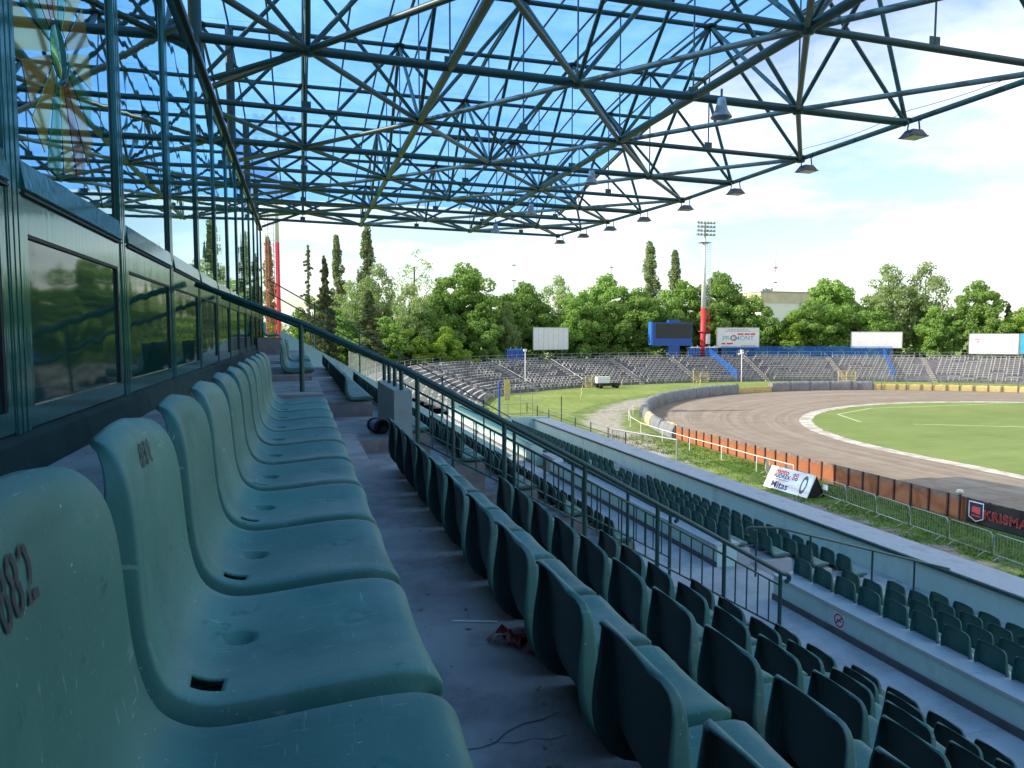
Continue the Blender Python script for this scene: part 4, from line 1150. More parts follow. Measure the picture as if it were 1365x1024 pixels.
for k, j in enumerate((4, 6, 8, 10)):
    p = Vector((10.35, YS[j]-0.2, bn(3, j).z-0.05))
    h = thing('horn_speaker', p, f'grey horn loudspeaker hanging from the truss, {fl_lab[k] if k < 3 else "farthest"} of four', 'loudspeaker', 'horn speakers under the canopy')
    MB().lathe([(0.0, 0.02), (0.10, 0.02), (0.12, -0.10), (0.16, -0.28), (0.26, -0.44), (0.27, -0.46), (0.22, -0.44), (0.10, -0.2), (0, -0.15)], p, 16).build('horn', M_horn, h)
    pipe('bracket', p+Vector((0,0,0.0)), p+Vector((0,0,0.25)), 0.03, M_lampg, h, 6)
# cable slung along the tip
MB().tube([(16.3+0.02*math.sin(k), 12.4+k*0.7, 6.15-0.12*math.sin(math.pi*((k*0.7) % 4.3)/4.3)) for k in range(16)], 0.008, 5).build('cable', M_black, roof)
# ================================================================ far curved terrace
CX, CY = 77.0, 50.0
def polar(a, r, z=0.0): return Vector((CX+r*math.cos(R(a)), CY+r*math.sin(R(a)), z))
base = [polar(a, 75.0) for a in np.linspace(34, 127, 62)]
_tail = [base[-2], base[-1], Vector((26.6, 102.5, 0)), Vector((22.6, 92.0, 0)), Vector((19.6, 80.0, 0)), Vector((17.5, 70.0, 0))]
for k in range(1, len(_tail)-1):
    p0, p1, p2, p3 = _tail[k-1], _tail[k], _tail[k+1], _tail[min(k+2, len(_tail)-1)]
    for u in np.linspace(0, 1, 6)[1:]:
        base.append(0.5*((2*p1)+(-p0+p2)*u+(2*p0-5*p1+4*p2-p3)*u*u+(-p0+3*p1-3*p2+p3)*u**3))
NB = len(base)
nrm = []
for i in range(NB):
    d = (base[min(i+1, NB-1)]-base[max(i-1, 0)]).normalized(); nrm.append(Vector((d.y, -d.x, 0)))
for _ in range(3): nrm = [((nrm[max(i-1,0)]+nrm[i]*2+nrm[min(i+1,NB-1)])).normalized() for i in range(NB)]
def off(i, d, z): p = base[i]+nrm[i]*d; return Vector((p.x, p.y, z))
def offf(t, d, z):
    t = max(0, min(NB-1.001, t)); k = int(t); return off(k, d, z).lerp(off(k+1, d, z), t-k)
ROWS, RUN, RISE, ZF = 13, 0.84, 0.335, ZG+0.45
terr = thing('curved_terrace', (74, 131, ZG), 'curved open terrace of grey concrete steps round the far bend', 'terrace')
for r in range(ROWS):
    b = MB(); za = ZG-0.05 if r == 0 else ZF+RISE*(r-1)-0.02; zt = ZF+RISE*r; d0, d1 = RUN*r, RUN*(r+1)+0.02
    if r == ROWS-1: d1 += 2.5
    V = []
    for i in range(NB): V += [off(i, d0, za), off(i, d0, zt), off(i, d1, zt)]
    F = []
    for i in range(NB-1):
        F += [(3*i, 3*i+3, 3*i+4, 3*i+1), (3*i+1, 3*i+4, 3*i+5, 3*i+2)]
    b.add(V, F); b.build('terrace_step', M_terr, terr)
ZT = ZF+RISE*(ROWS-1)
bk = MB(); V = []
for i in range(NB): V += [off(i, RUN*ROWS+2.5, ZG-0.05), off(i, RUN*ROWS+2.5, ZT)]
bk.add(V, [(2*i, 2*i+1, 2*i+3, 2*i+2) for i in range(NB-1)]); bk.build('back_slope', M_terr, terr)
# stairs
stair_ang = [44, 56, 68.5, 80.5, 92, 102, 112, 122]
def ang_t(a): return (a-34)/93*61
stairs_t = [ang_t(a) for a in stair_ang] + [65.5, 71.5, 77.0]
for s in stairs_t:
    b = MB()
    for r in range(ROWS):
        for h in (0, 1):
            z = ZF+RISE*r-RISE/2+RISE/2*h+0.012; d0 = RUN*r-0.40+0.42*h; d1 = d0+0.42
            P = [offf(s-0.24, d0, 0), offf(s+0.24, d0, 0), offf(s+0.24, d1, 0), offf(s-0.24, d1, 0)]
            b.hexa([(p.x, p.y, z-0.3) for p in P]+[(p.x, p.y, z) for p in P])
    b.build('terrace_stairs', M_stairc, terr)
# benches
def bench_mesh():
    b = MB(); L = 1.0
    b.box(-0.15, 0.15, -L, L, 0.40, 0.45)
    for yy in (-0.8, 0.0, 0.8): b.box(-0.11, 0.11, yy-0.05, yy+0.05, 0.0, 0.398)
    return b
BEN = {}
BL = []
for r in range(ROWS):
    zt = ZF+RISE*r; d = RUN*r+0.40
    t = 0.5
    while t < NB-2:
        i = int(t)
        seg = (off(min(i+1, NB-1), d, 0)-off(i, d, 0)).length
        dt = 2.35/max(0.4, seg)
        if all(abs(t+dt/2-s) > 0.24+dt*0.42 for s in stairs_t) and rnd.random() > 0.06:
            p, q = offf(t+dt*0.012, d, zt), offf(t+dt*0.988, d, zt)
            BL.append(((p+q)/2, q-p, r, t))
        t += dt
BL = [b for b in BL if in_view(*b[0], mx=0.08)]
BL.sort(key=lambda b: b[0].length)
bm0 = bench_mesh(); bench_me = bm0.mesh('bench', M_bench); BMS = [bench_me, bench_me, bm0.mesh('bench', M_bench2), bm0.mesh('bench', M_bench3)]
rowcnt = {}
near = sorted(BL[:300], key=lambda b: (b[2], -b[3]))
for k, (c, d, r, t_) in enumerate(near):
    rowcnt[r] = rowcnt.get(r, 0)+1
    q = Vector((d.x, d.y, 0)).to_track_quat('Y', 'Z')
    link('terrace_bench', BMS[rnd.randrange(4)], None, c, q, (1, d.length/2, 1), label=f'weathered grey bench, {ordn(rowcnt[r])} from the left end in terrace step {["one","two","three","four","five","six","seven","eight","nine","ten","eleven","twelve","thirteen"][r]} from the foot', cat='bench', group='benches on the left part of the far terrace')
V = []; F = []
for c, d, r, t_ in BL[300:]:
    a = math.atan2(-d.x, d.y); ca, sa = math.cos(a), math.sin(a); n0 = len(V); L = d.length/2
    V += [(c.x+x*ca-y*L*sa, c.y+x*sa+y*L*ca, c.z+z) for x, y, z in bm0.v]; F += [tuple(n0+i for i in f) for f in bm0.f]
if V:
    me = bpy.data.meshes.new('far_benches'); me.from_pydata(V, [], F); me.materials.append(M_bench)
    link('far_benches', me, label='rows of small grey benches on the centre and right of the far terrace', cat='benches', kind='stuff')
# railings of the terrace
fr_ = thing('terrace_front_fence', (60, 124, ZG), 'low grey pipe fence along the foot of the curved terrace', 'fence')
tp_ = thing('terrace_top_rail', (60, 138, ZT), 'grey pipe rail with posts along the top of the curved terrace', 'railing')
for i in range(0, NB-1):
    p, q = off(i, -0.6, ZG), off(i+1, -0.6, ZG)
    pipe('post', p, p+Vector((0,0,1.15)), 0.035, M_steel, fr_, 6)
    for h in (0.6, 1.13): pipe('rail', p+Vector((0,0,h)), q+Vector((0,0,h)), 0.025, M_steel, fr_, 5)
    p, q = off(i, RUN*ROWS+1.2, ZT), off(i+1, RUN*ROWS+1.2, ZT)
    pipe('post', p, p+Vector((0,0,1.1)), 0.045, M_steel, tp_, 6)
    for h in (0.55, 1.08): pipe('rail', p+Vector((0,0,h)), q+Vector((0,0,h)), 0.032, M_steel, tp_, 5)
for k, s in enumerate(stairs_t):
    rl = thing('stair_handrail', offf(s+0.3, 0, ZG), f'sloping grey handrail beside terrace stairs, {ordn(len(stairs_t)-k)} stairs from the left', 'handrail', 'handrails of the terrace stairs')
    a, b_ = offf(s+0.3, 0.2, ZF), offf(s+0.3, RUN*ROWS-0.4, ZT)
    pipe('rail', a+Vector((0,0,0.95)), b_+Vector((0,0,0.95)), 0.035, M_steel, rl, 6)
    for u in (0, 0.25, 0.5, 0.75, 1):
        p = a.lerp(b_, u); pipe('post', p+Vector((0,0,-0.1)), p+Vector((0,0,0.95)), 0.03, M_steel, rl, 6)

def _bmesh(t, o):
    tr = t.nodes.new('ShaderNodeBsdfTransparent'); df = t.nodes.new('ShaderNodeBsdfDiffuse'); df.inputs[0].default_value = (0.03, 0.17, 0.55, 1)
    m = t.nodes.new('ShaderNodeMixShader'); m.inputs[0].default_value = 0.24
    t.links.new(tr.outputs[0], m.inputs[1]); t.links.new(df.outputs[0], m.inputs[2]); t.links.new(m.outputs[0], o.inputs[0])
M_bnet = simple_mix('blue_mesh', _bmesh)
def _wmesh(t, o):
    tr = t.nodes.new('ShaderNodeBsdfTransparent'); df = t.nodes.new('ShaderNodeBsdfDiffuse'); df.inputs[0].default_value = (0.72, 0.72, 0.70, 1)
    m = t.nodes.new('ShaderNodeMixShader'); m.inputs[0].default_value = 0.28
    t.links.new(tr.outputs[0], m.inputs[1]); t.links.new(df.outputs[0], m.inputs[2]); t.links.new(m.outputs[0], o.inputs[0])
M_wnet = simple_mix('white_mesh', _wmesh)
def netfence(name, pts, h, mt, pm, label, cat='fence', pr=0.05, h1=None):
    root = thing(name, pts[0], label, cat)
    for k in range(len(pts)-1):
        p, q = Vector(pts[k]), Vector(pts[k+1]); d = (q-p); nn = Vector((-d.y, d.x, 0)).normalized()*0.012
        pipe('post', p, p+Vector((0,0,h+0.05)), pr, pm, root, 6)
        P = [p+d*0.01-nn, q-d*0.01-nn, q-d*0.01+nn, p+d*0.01+nn]
        MB().hexa([(a.x, a.y, a.z+0.03) for a in P]+[(a.x, a.y, a.z+h) for a in P]).build('mesh_panel', mt, root)
        pipe('rail', p+Vector((0,0,h)), q+Vector((0,0,h)), pr*0.6, pm, root, 6)
    q = Vector(pts[-1]); pipe('post', q, q+Vector((0,0,h+0.05)), pr, pm, root, 6)
    return root
netfence('blue_mesh_fence', [polar(a, 88.0, ZT) for a in np.linspace(83.2, 59.6, 15)], 2.2, M_bnet, M_blue, 'tall blue mesh fence along the top of the terrace under the boards')
netfence('blue_divider_fence', [polar(85.6-u*0.25, 74.6+13*u, ZG+0.3+(ZT-ZG-0.2)*u) for u in np.linspace(0, 1, 8)], 2.0, M_bnet, M_blue, 'blue divider fence running down the terrace below the red and white mast')
netfence('blue_divider_fence', [polar(61.6-u*0.9, 74.6+13*u, ZG+0.3+(ZT-ZG-0.2)*u) for u in np.linspace(0, 1, 8)], 2.0, M_bnet, M_blue, 'blue divider fence running down the terrace below the wide white board')
netfence('white_mesh_fence', [off(NB-1, d, ZF+RISE*d/RUN) for d in np.linspace(0.2, RUN*ROWS+2.2, 6)], 2.1, M_wnet, M_steel, 'sunlit white mesh fence closing the left end of the curved terrace')
for k, (a, r_) in enumerate(((92.1, 73.9), (68.6, 73.9), (111.8, 74.0))):
    wh = ['below the scoreboard', 'below the wide white board', 'on the left near the small cart'][k]
    gt = thing('yellow_gate', polar(a, r_, ZG), f'pale yellow double gate frame at the terrace foot {wh}', 'gate')
    P = [polar(a+1.25*s, r_, ZG) for s in (1, 0, -1)]
    for p in P: pipe('post', p, p+Vector((0,0,2.1)), 0.07, M_yelpaint, gt, 8)
    for h in (0.15, 1.1, 2.1): pipe('rail', P[0]+Vector((0,0,h)), P[2]+Vector((0,0,h)), 0.05, M_yelpaint, gt, 6)
    for u in np.linspace(0.08, 0.92, 11): q = P[0].lerp(P[2], u); pipe('bar', q+Vector((0,0,.15)), q+Vector((0,0,2.1)), 0.02, M_yelpaint, gt, 5)

# ---------------------------------------------------------------- boards, scoreboard, toilets, masts
def facing(p, q):   # frame of an upright board from p to q (left to right for the viewer)
    x = (Vector(q)-Vector(p)); x.z = 0; x.normalize(); return x, Vector((0,0,1)), Vector((x.y, -x.x, 0))
def board(p, q, z0, z1, label, legs, face=M_white, cat='billboard', seams=0):
    x, up, n = facing(p, q); p, q = Vector(p), Vector(q)
    root = thing('billboard', ((p.x+q.x)/2, (p.y+q.y)/2, ZG), label, cat)
    c = (p+q)/2; L = (Vector((q.x-p.x, q.y-p.y, 0))).length
    MB().obox((c.x, c.y, (z0+z1)/2), x, n, up, L/2, 0.10, (z1-z0)/2).build('board', face, root)
    fr2 = MB()
    for s in (-1, 1):
        fr2.obox(Vector((c.x, c.y, (z0+z1)/2))+x*s*(L/2+0.06), x, n, up, 0.06, 0.13, (z1-z0)/2+0.1)
        fr2.obox(Vector((c.x, c.y, (z0+z1)/2+s*((z1-z0)/2+0.06))), x, n, up, L/2, 0.13, 0.06)
    fr2.build('frame', M_steel, root)
    for k in range(seams):
        u = (k+1)/(seams+1)-0.5
        MB().obox(Vector((c.x, c.y, (z0+z1)/2))+x*u*L+n*0.103, x, n, up, 0.025, 0.004, (z1-z0)/2-0.05).build('sheet_seam', M_horn, root)
    for k in range(legs):
        u = (k+0.5)/legs-0.5; b0 = c+x*u*L-n*0.2
        pipe('leg', (b0.x, b0.y, ZG), (b0.x, b0.y, z1-0.3), 0.13, M_lampg, root, 8)
    return root, c, x, n, L
board((43.4,133.5,0), (51.6,136.4,0), -3.2, 1.0, 'blank pale billboard of upright sheets above the terrace on the left', 3, M_white, seams=6)
rb, c, x, n, L = board((87.5,139.4,0), (96.9,137.8,0), -3.1, 1.1, 'white PROMONT billboard with red flag stripes right of the mast', 3)
M_ltxt = mat('light_blue_lettering', (0.22, 0.50, 0.62), rough=0.7); M_gtxt = mat('grey_lettering', (0.30, 0.32, 0.34), rough=0.7)
M_rtxt = mat('red_lettering', (0.72, 0.07, 0.07), rough=0.7)
fq = frame_quat(x, (0,0,1))
cpos = Vector((c.x, c.y, 0))+n*0.112
def put(s, size, mt, du, z, bold=0.0, sx=1.0): link('lettering', text_mesh(s, size, mt, 0, bold), rb, cpos+x*du+Vector((0,0,z)), fq, (sx, 1, 1))
put('PROMONT', 1.35, M_ltxt, 0.0, -1.15, 0.02, 1.08)
for (u0, u1, z) in ((-0.2,1.2,0.0),(1.45,2.6,0.0),(2.8,3.9,0.0),(-3.7,-2.9,-2.05),(-2.6,-1.2,-2.05)):
    MB().obox(cpos+x*(u0+u1)/2+Vector((0,0,z-0.25)), x, n, (0,0,1), (u1-u0)/2, 0.004, 0.17).build('red_stripe', M_rtxt, rb)
put('O', 1.75, M_rtxt, -1.05, -1.15, 0.05)
for (u0, u1, z, nw) in ((-2.4, 2.4, 0.72, 7), (-2.9, 2.9, 0.40, 9), (0.8, 4.0, -2.75, 6)):      # lines of print too small to read
    for k in range(nw):
        a0 = u0+(u1-u0)*k/nw; a1 = a0+(u1-u0)/nw*0.78
        MB().obox(cpos+x*(a0+a1)/2+Vector((0,0,z)), x, n, (0,0,1), (a1-a0)/2, 0.003, 0.07).build('small_print', M_gtxt, rb)
board((115.7,131.2,0), (124.6,126.4,0), -3.2, 0.2, 'wide blank white billboard above the right part of the terrace', 3)
rb, c, x, n, L = board((134.8,119.0,0), (141.1,113.2,0), -4.3, -0.2, 'white billboard with a small faded red mark at the upper left', 3)
fq = frame_quat(x, (0,0,1)); cpos = Vector((c.x, c.y, 0))+n*0.112
M_pink = mat('faded_red_lettering', (0.62, 0.35, 0.40), rough=0.8)
MB().obox(cpos+x*(-2.9)+Vector((0,0,-1.35)), x, n, (0,0,1), 0.45, 0.004, 0.16).build('faded_mark', M_pink, rb)
MB().obox(cpos+x*(-2.75)+Vector((0,0,-1.85)), x, n, (0,0,1), 0.16, 0.004, 0.25).build('faded_mark', M_pink, rb)
M_cyan = mat('cyan_board', (0.05, 0.42, 0.62), rough=0.5)
board((141.35,113.0,0), (145.6,108.3,0), -4.2, -0.2, 'cyan billboard at the right edge beside the faded white one', 2, M_cyan)

sb = thing('scoreboard', (76, 139, ZG), 'blue scoreboard with a dark electronic screen on a thick stem', 'scoreboard')
cb_ = MB().box(71.4, 80.8, 138.4, 139.4, -2.7, 2.2).build('cabinet', M_blue, sb)
MB().box(72.2, 80.6, 138.33, 138.398, -1.1, 2.0).build('screen', M_screen, cb_)
MB().box(71.0, 71.39, 138.2, 139.6, -2.5, 2.35).build('side_panel', M_bluet, sb)
MB().box(75.2, 77.9, 138.5, 139.3, -9.6, -2.71).build('stem', M_blue, sb)
MB().box(75.2, 78.0, 138.5, 139.3, 2.21, 2.75).build('top_box', M_blue, sb)

def toilet(p, label, rot=0.0):
    t = thing('portable_toilet', p, label, 'portable toilet', 'portable toilets on top of the terrace')
    x0, y0, z0 = p
    MB().box(x0-0.55, x0+0.55, y0-0.55, y0+0.55, z0, z0+1.95).build('cabin', M_bluet, t)
    dr = MB().box(x0-0.36, x0+0.36, y0-0.585, y0-0.552, z0+0.1, z0+1.85).build('door', M_blue, t)
    MB().box(x0+0.22, x0+0.30, y0-0.62, y0-0.586, z0+0.95, z0+1.1).build('handle', M_white, dr)
    b = MB(); b.lathe([(0.82, 0.0), (0.80, 0.10), (0.5, 0.22), (0.0, 0.27)], (x0, y0, z0+1.95), 4, Matrix.Rotation(math.pi/4, 3, 'Z')); b.build('roof', M_white if rot else M_bluet, t)
    pipe('vent_pipe', (x0+0.4, y0+0.4, z0+1.9), (x0+0.4, y0+0.4, z0+2.5), 0.05, M_white, t, 6)
for k in range(3): toilet((37.4+k*1.25, 129.6+k*0.65, ZT), f'blue portable toilet, {["left","middle","right"][k]} of the three left of the pale billboard')
for k in range(2): toilet((80.9+k*1.3, 138.8, ZT), f'blue portable toilet with white roof, {["left","right"][k]} of the pair between scoreboard and mast', 1)
for k in range(2): toilet((84.9+k*1.4, 138.5, ZT), f'blue portable toilet with white roof, {["left","right"][k]} of the pair under the mast', 1)

def mast(px, py, zb, ztop, zred, r0, label, ladder_side=-1):
    t = thing('floodlight_mast', (px, py, zb), label, 'floodlight mast', 'floodlight masts')
    MB().tube([(px,py,zb),(px,py,zred)], r0, 14, True, r0*0.85).build('red_shaft', M_red, t)
    MB().tube([(px,py,zred+0.01),(px,py,ztop)], r0*0.85, 14, True, r0*0.45).build('white_shaft', M_white, t)
    b = MB(); b2 = MB(); sg_ = ladder_side
    z = zb+1.0; X1, X2 = px+sg_*(r0+0.12), px+sg_*(r0+0.72)
    for xx in (X1, X2, X2+sg_*0.3):
        b.tube([(xx, py, zb+(0 if xx != X2+sg_*0.3 else 2)), (xx, py, zred)], 0.045, 5); b2.tube([(xx, py, zred), (xx, py, ztop-4)], 0.04, 5)
    while z < ztop-4:
        bb = b if z < zred else b2
        bb.tube([(X1, py, z), (X2, py, z)], 0.03, 4); bb.tube([(X2+sg_*0.3, py, z+0.4), (px, py, z+0.4)], 0.02, 4); z += 0.6
    b.build('red_ladder', M_red, t); b2.build('white_ladder', M_white, t)
    for h in range(4):
        zz_ = ztop-2.6+h*0.85
        MB().box(px-2.3+0.15*h, px+2.3-0.15*h, py-0.25, py-0.10, zz_, zz_+0.12).build('lamp_bar', M_lampg, t)
        for k in range(6):
            xx = px-1.95+k*0.78+rnd.uniform(-.08,.08)
            MB().hexa([(xx-0.22,py-0.65,zz_-0.15),(xx+0.22,py-0.65,zz_-0.15),(xx+0.16,py-0.25,zz_+0.0),(xx-0.16,py-0.25,zz_+0.0),(xx-0.22,py-0.75,zz_+0.38),(xx+0.22,py-0.75,zz_+0.38),(xx+0.16,py-0.25,zz_+0.42),(xx-0.16,py-0.25,zz_+0.42)]).build('lamp', M_steel, t)
    MB().box(px-1.2, px+1.2, py-0.9, py+0.9, ztop-4.2, ztop-4.1).build('platform', M_lampg, t)
    return t
m1 = mast(85.3, 141.6, ZG, 23.8, 5.4, 0.62, 'tall red and white floodlight mast between scoreboard and white billboard', 1)
MB().lathe([(1.15, 0), (1.15, 0.12), (0.6, 0.12)], (85.3, 141.6, 0.3), 14).build('ring_platform', M_red, m1)
MB().box(85.6, 86.6, 140.7, 140.8, -2.4, -0.2).build('speaker_panel', M_white, m1)
mast(-2.2, 87.0, ZG, 23.8, 10.2, 0.27, 'red and white lattice laddered mast behind the far end of the glazed wall')

ap = thing('apartment_block', (176, 228, ZG), 'pale flat roofed apartment block with cream top behind the trees', 'building')
MB().box(158, 196, 224, 238, ZG, 10.8).build('wall', M_block, ap)
MB().box(157.8, 196.2, 223.8, 238.2, 10.81, 14.6).build('upper_wall', M_cream, ap)
MB().box(157.5, 196.5, 223.5, 238.5, 14.61, 14.9).build('roof', M_horn, ap)
MB().box(174.4, 176.0, 223.3, 223.79, ZG, 11.0).build('stair_tower_strip', M_horn, ap)
for k in range(4): MB().box(160+k*1.2, 160.7+k*1.2, 226, 227, 14.91, 15.9+0.3*(k % 2)).build('chimney', M_horn, ap)
def lattice(x, y, z1, label, red):
    t = thing('radio_mast', (x, y, ZG), label, 'mast')
    n = 5
    for k in range(n):
        za, zb = ZG+(z1-ZG)*k/n, ZG+(z1-ZG)*(k+1)/n
        MB().tube([(x,y,za),(x,y,zb-0.02)], 0.22-0.03*k, 6).build('mast_section', (M_red if k % 2 == 0 else M_white) if red else M_steel, t)
    for zz_ in (z1*0.62, z1*0.8): MB().box(x-0.9, x+0.9, y-0.1, y+0.1, zz_, zz_+0.5).build('aerial', M_red if red else M_steel, t)
lattice(203, 277.5, 35.7, 'thin red and white radio mast above the apartment block', True)
lattice(91.6, 309.6, 37.0, 'very thin grey mast above the trees left of the pale billboard', False)
lattice(135.6, 303.3, 36.5, 'very thin grey mast above the trees left of the poplars', False)

# ---------------------------------------------------------------- fence round the track
of = thing('track_fence', (32.6, 40, ZG), 'orange board fence with rusty posts along the near side of the track', 'fence')
H = 1.22; y = 18.2
Mb1 = MB(); Mb1.box(-0.03, 0.03, -0.56, 0.56, 0, H-0.26); brd = Mb1.mesh('board', M_orange)
Mb2 = MB(); Mb2.box(-0.035, 0.035, -0.60, 0.60, 0, 0.24); tpb = Mb2.mesh('top_board', M_oldwood)
Mb3 = MB(); Mb3.box(-0.05, 0.05, -0.045, 0.045, 0, H+0.02); pst = Mb3.mesh('post', M_rust)
while y < 58.6:
    link('board', brd, of, (32.62, y, ZG+0.02), Quaternion((0,1,0), rnd.gauss(0, 0.012)))
    link('top_board', tpb, of, (32.63, y, ZG+H-0.24), Quaternion((1,0,0), rnd.gauss(0, 0.006)))
    link('post', pst, of, (32.55, y+0.6, ZG)); y += 1.2
MB().box(32.68, 33.0, 18, 58.6, ZG, ZG+0.16).build('kerb_board', M_oldwood, of)
# padded bend: tarpaulin, yellow pads
pad = thing('padded_bend_fence', (50, 92, ZG), 'padded air fence round the bend under grey tarpaulin with yellow sections', 'fence')
def opt(th, o_=0.0, z=ZG): return Vector((80+(47.5+o_)*math.cos(th), 50+(52.0+o_)*math.sin(th), z))
def padsec(t0, t1, mt, h, w, name, seed):
    b = MB(); n = 10; V = []; rr = random.Random(seed)
    prof_ = [(-0.05,0),(-0.10,0.35),(-0.06,0.75),(0.02,0.95),(0.25,1.02),(0.7,0.98),(1.0,0.6),(1.05,0)]
    ph = rr.uniform(0, 6)
    for i in range(n+1):
        t = t0+(t1-t0)*i/n
        s = 1+0.05*math.sin(i*1.9+ph)+rr.uniform(-.03,.03)
        for (u, zf) in prof_: V.append(opt(t, u*w+rr.uniform(-.02,.02), ZG+zf*h*s))
    m = len(prof_)
    b.add(V, [(i*m+k, i*m+k+1, (i+1)*m+k+1, (i+1)*m+k) for i in range(n) for k in range(m-1)], True)
    b.f.append(tuple(range(m))); b.sm.append(False); b.f.append(tuple(n*m+k for k in range(m))); b.sm.append(False)
    b.build(name, mt, pad)
t = math.pi-0.17; k = 0
while t > 0.55:
    dt = 4.0/50; t1 = t-dt*0.985; xx = 80+47.5*math.cos(t)
    if xx < 37.2: padsec(t, t1, M_padp if k == 2 else M_tarp, 1.15, 0.7, 'pale_pad', k)
    elif xx < 66 or 72.5 < xx < 92: padsec(t, t1, M_tarp, 1.45, 1.1, 'tarpaulin_section', k)
    else: padsec(t, t1, M_yellow, 0.95, 0.35, 'yellow_pad', k)
    t -= dt; k += 1
for u in np.linspace(0.6, 1.35, 10):
    p = opt(u, -0.12); pipe('strap_post', p, p+Vector((0,0,1.3)), 0.06, M_lampg, pad, 6)
yb = thing('yellow_end_boards', (33.4, 61, ZG), 'bright yellow upright boards where the orange fence meets the bend', 'boards')
for k in range(3): MB().box(33.0+k*0.13, 33.1+k*0.13, 58.9+k*0.85, 59.6+k*0.85, ZG, ZG+1.25+0.05*(k % 2)).build('board', M_yelpaint if k % 2 else M_yellow, yb)
# banner
bn_ = thing('black_banner', (32.4, 25.4, ZG), 'black banner reading KRISMA in red on the orange fence', 'banner')
M_ban = mat('black_banner_cloth', (0.016, 0.016, 0.018), (0.010, 0.010, 0.011), rough=0.5, scale=2, bump=0.5, bscale=1.5)
b = MB(); V = []; nn_ = 24
for i in range(nn_+1):
    yy = 28.35-6.5*i/nn_
    for zf in np.linspace(0, 1, 6): V.append((32.42+0.02*math.sin(yy*3+zf*4), yy, ZG+0.06+zf*(1.18-0.03*math.sin(yy*1.7))))
b.add(V, [(i*6+k, i*6+k+1, (i+1)*6+k+1, (i+1)*6+k) for i in range(nn_) for k in range(5)], True); b.build('cloth', M_ban, bn_)
bq = frame_quat((0,-1,0), (0,0,1))
link('lettering', text_mesh('KRISMA', 0.62, M_rtxt, 0, 0.016, 1.10), bn_, (32.385, 26.22, ZG+0.60), bq, (1.0, 1, 1))
link('lettering_fill', text_mesh('KRISMA', 0.62, M_ban, 0, -0.012, 1.10), bn_, (32.380, 26.22, ZG+0.60), bq, (1.0, 1, 1))
def shield(mt, s, dx):
    P = [(-0.42,0.5),(0.42,0.5),(0.42,-0.32),(0,-0.52),(-0.42,-0.32)]
    MB().add([(32.39-dx, 27.78-p[0]*s, ZG+0.66+p[1]*s) for p in P], [(0,1,2,3,4)]).build('shield_emblem', mt, bn_)
shield(M_white, 1.0, 0.0); shield(mat('navy_print', (0.02, 0.02, 0.06), rough=0.6), 0.88, 0.004)
MB().add([(32.380, 27.78-u*0.24, ZG+0.72+w*0.2) for u, w in ((-1,-.6),(1,-.8),(1,1),(-1,1))], [(0,1,2,3)]).build('red_emblem', M_rtxt, bn_)
MB().add([(32.380, 27.78-u*0.26, ZG+0.45+w*0.04) for u, w in ((-1,-1),(1,-1),(1,1),(-1,1))], [(0,1,2,3)]).build('emblem_strip', M_rtxt, bn_)
lp = thing('fence_lamp', (32.4, 28.75, ZG), 'small white lamp on a rusty post beside the black banner', 'lamp')
pipe('post', (32.42, 28.75, ZG), (32.42, 28.75, ZG+1.35), 0.06, M_rust, lp, 8)
MB().lathe([(0.0, 0.2), (0.14, 0.17), (0.18, 0.05), (0.12, -0.05), (0.0, -0.05)], (32.4, 28.75, ZG+1.4), 12).build('lamp_head', M_white, lp)

# white pipe rail outside the fence
wr = thing('white_pipe_rail', (30, 50, ZG), 'curved white pipe rail on posts behind the track fence', 'railing')
wp = [(30.4,39.2),(30.3,43.0),(30.4,47.5),(30.3,52),(30.5,57),(30.9,62),(32.2,67),(34.4,72.0),(37.6,77.5),(41.5,82.5),(46,87.5)]
for k in range(len(wp)):
    p = Vector((*wp[k], ZG)); pipe('post', p, p+Vector((0,0,1.1)), 0.03, M_white, wr, 6)
    if k: q = Vector((*wp[k-1], ZG)); pipe('rail', q+Vector((0,0,1.1)), p+Vector((0,0,1.1)), 0.028, M_white, wr, 6)
# pipe gate
pg = thing('pipe_gate', (26.5, 47.3, ZG), 'grey pipe gate frame standing on the gravel in front of the stand', 'gate')
pipe('post', (26.5, 47.3, ZG), (26.5, 47.3, ZG+1.8), 0.07, M_steel, pg, 8); pipe('top_bar', (26.5, 47.3, ZG+1.76), (24.6, 54.6, ZG+1.7), 0.07, M_steel, pg, 8)
pipe('post', (24.6, 54.6, ZG), (24.6, 54.6, ZG+1.7), 0.06, M_steel, pg, 8); pipe('inner_post', (25.7, 50.4, ZG), (25.7, 50.4, ZG+1.7), 0.04, M_steel, pg, 8)
# dark fence by the gate
M_dkb = mat('blue_black_paint', (0.018, 0.025, 0.05), rough=0.5)
df = thing('dark_pipe_fence', (26.2, 68, ZG), 'dark blue pipe fence running away beyond the end of the front wall', 'fence')
fy = [55.4, 59, 63, 67, 71, 75, 79, 83]
for k, yy in enumerate(fy):
    pipe('post', (26.2, yy, ZG), (26.2, yy, ZG+(1.25 if k not in (4,) else 3.0)), 0.055, M_dkb, df, 8)
    if k:
        for h in (0.65, 1.2): pipe('rail', (26.2, fy[k-1], ZG+h), (26.2, yy, ZG+h), 0.035, M_dkb if h < 1 else M_steel, df, 6)
for k in range(10): pipe('bar', (26.2, 55.4+k*0.36, ZG+0.1), (26.2, 55.4+k*0.36, ZG+1.2), 0.015, M_dkb, df, 5)
bl = thing('blue_gate', (21.8, 79.6, ZG), 'tall blue gate post with pale mesh panels at the corner of the terrace', 'gate')
pipe('post', (21.8, 79.6, ZG), (21.8, 79.6, ZG+4.0), 0.13, M_blue, bl, 8)
for k in range(3): pipe('post', (22.9+k*1.6, 79.8+k*0.4, ZG), (22.9+k*1.6, 79.8+k*0.4, ZG+2.6), 0.05, M_steel, bl, 6)
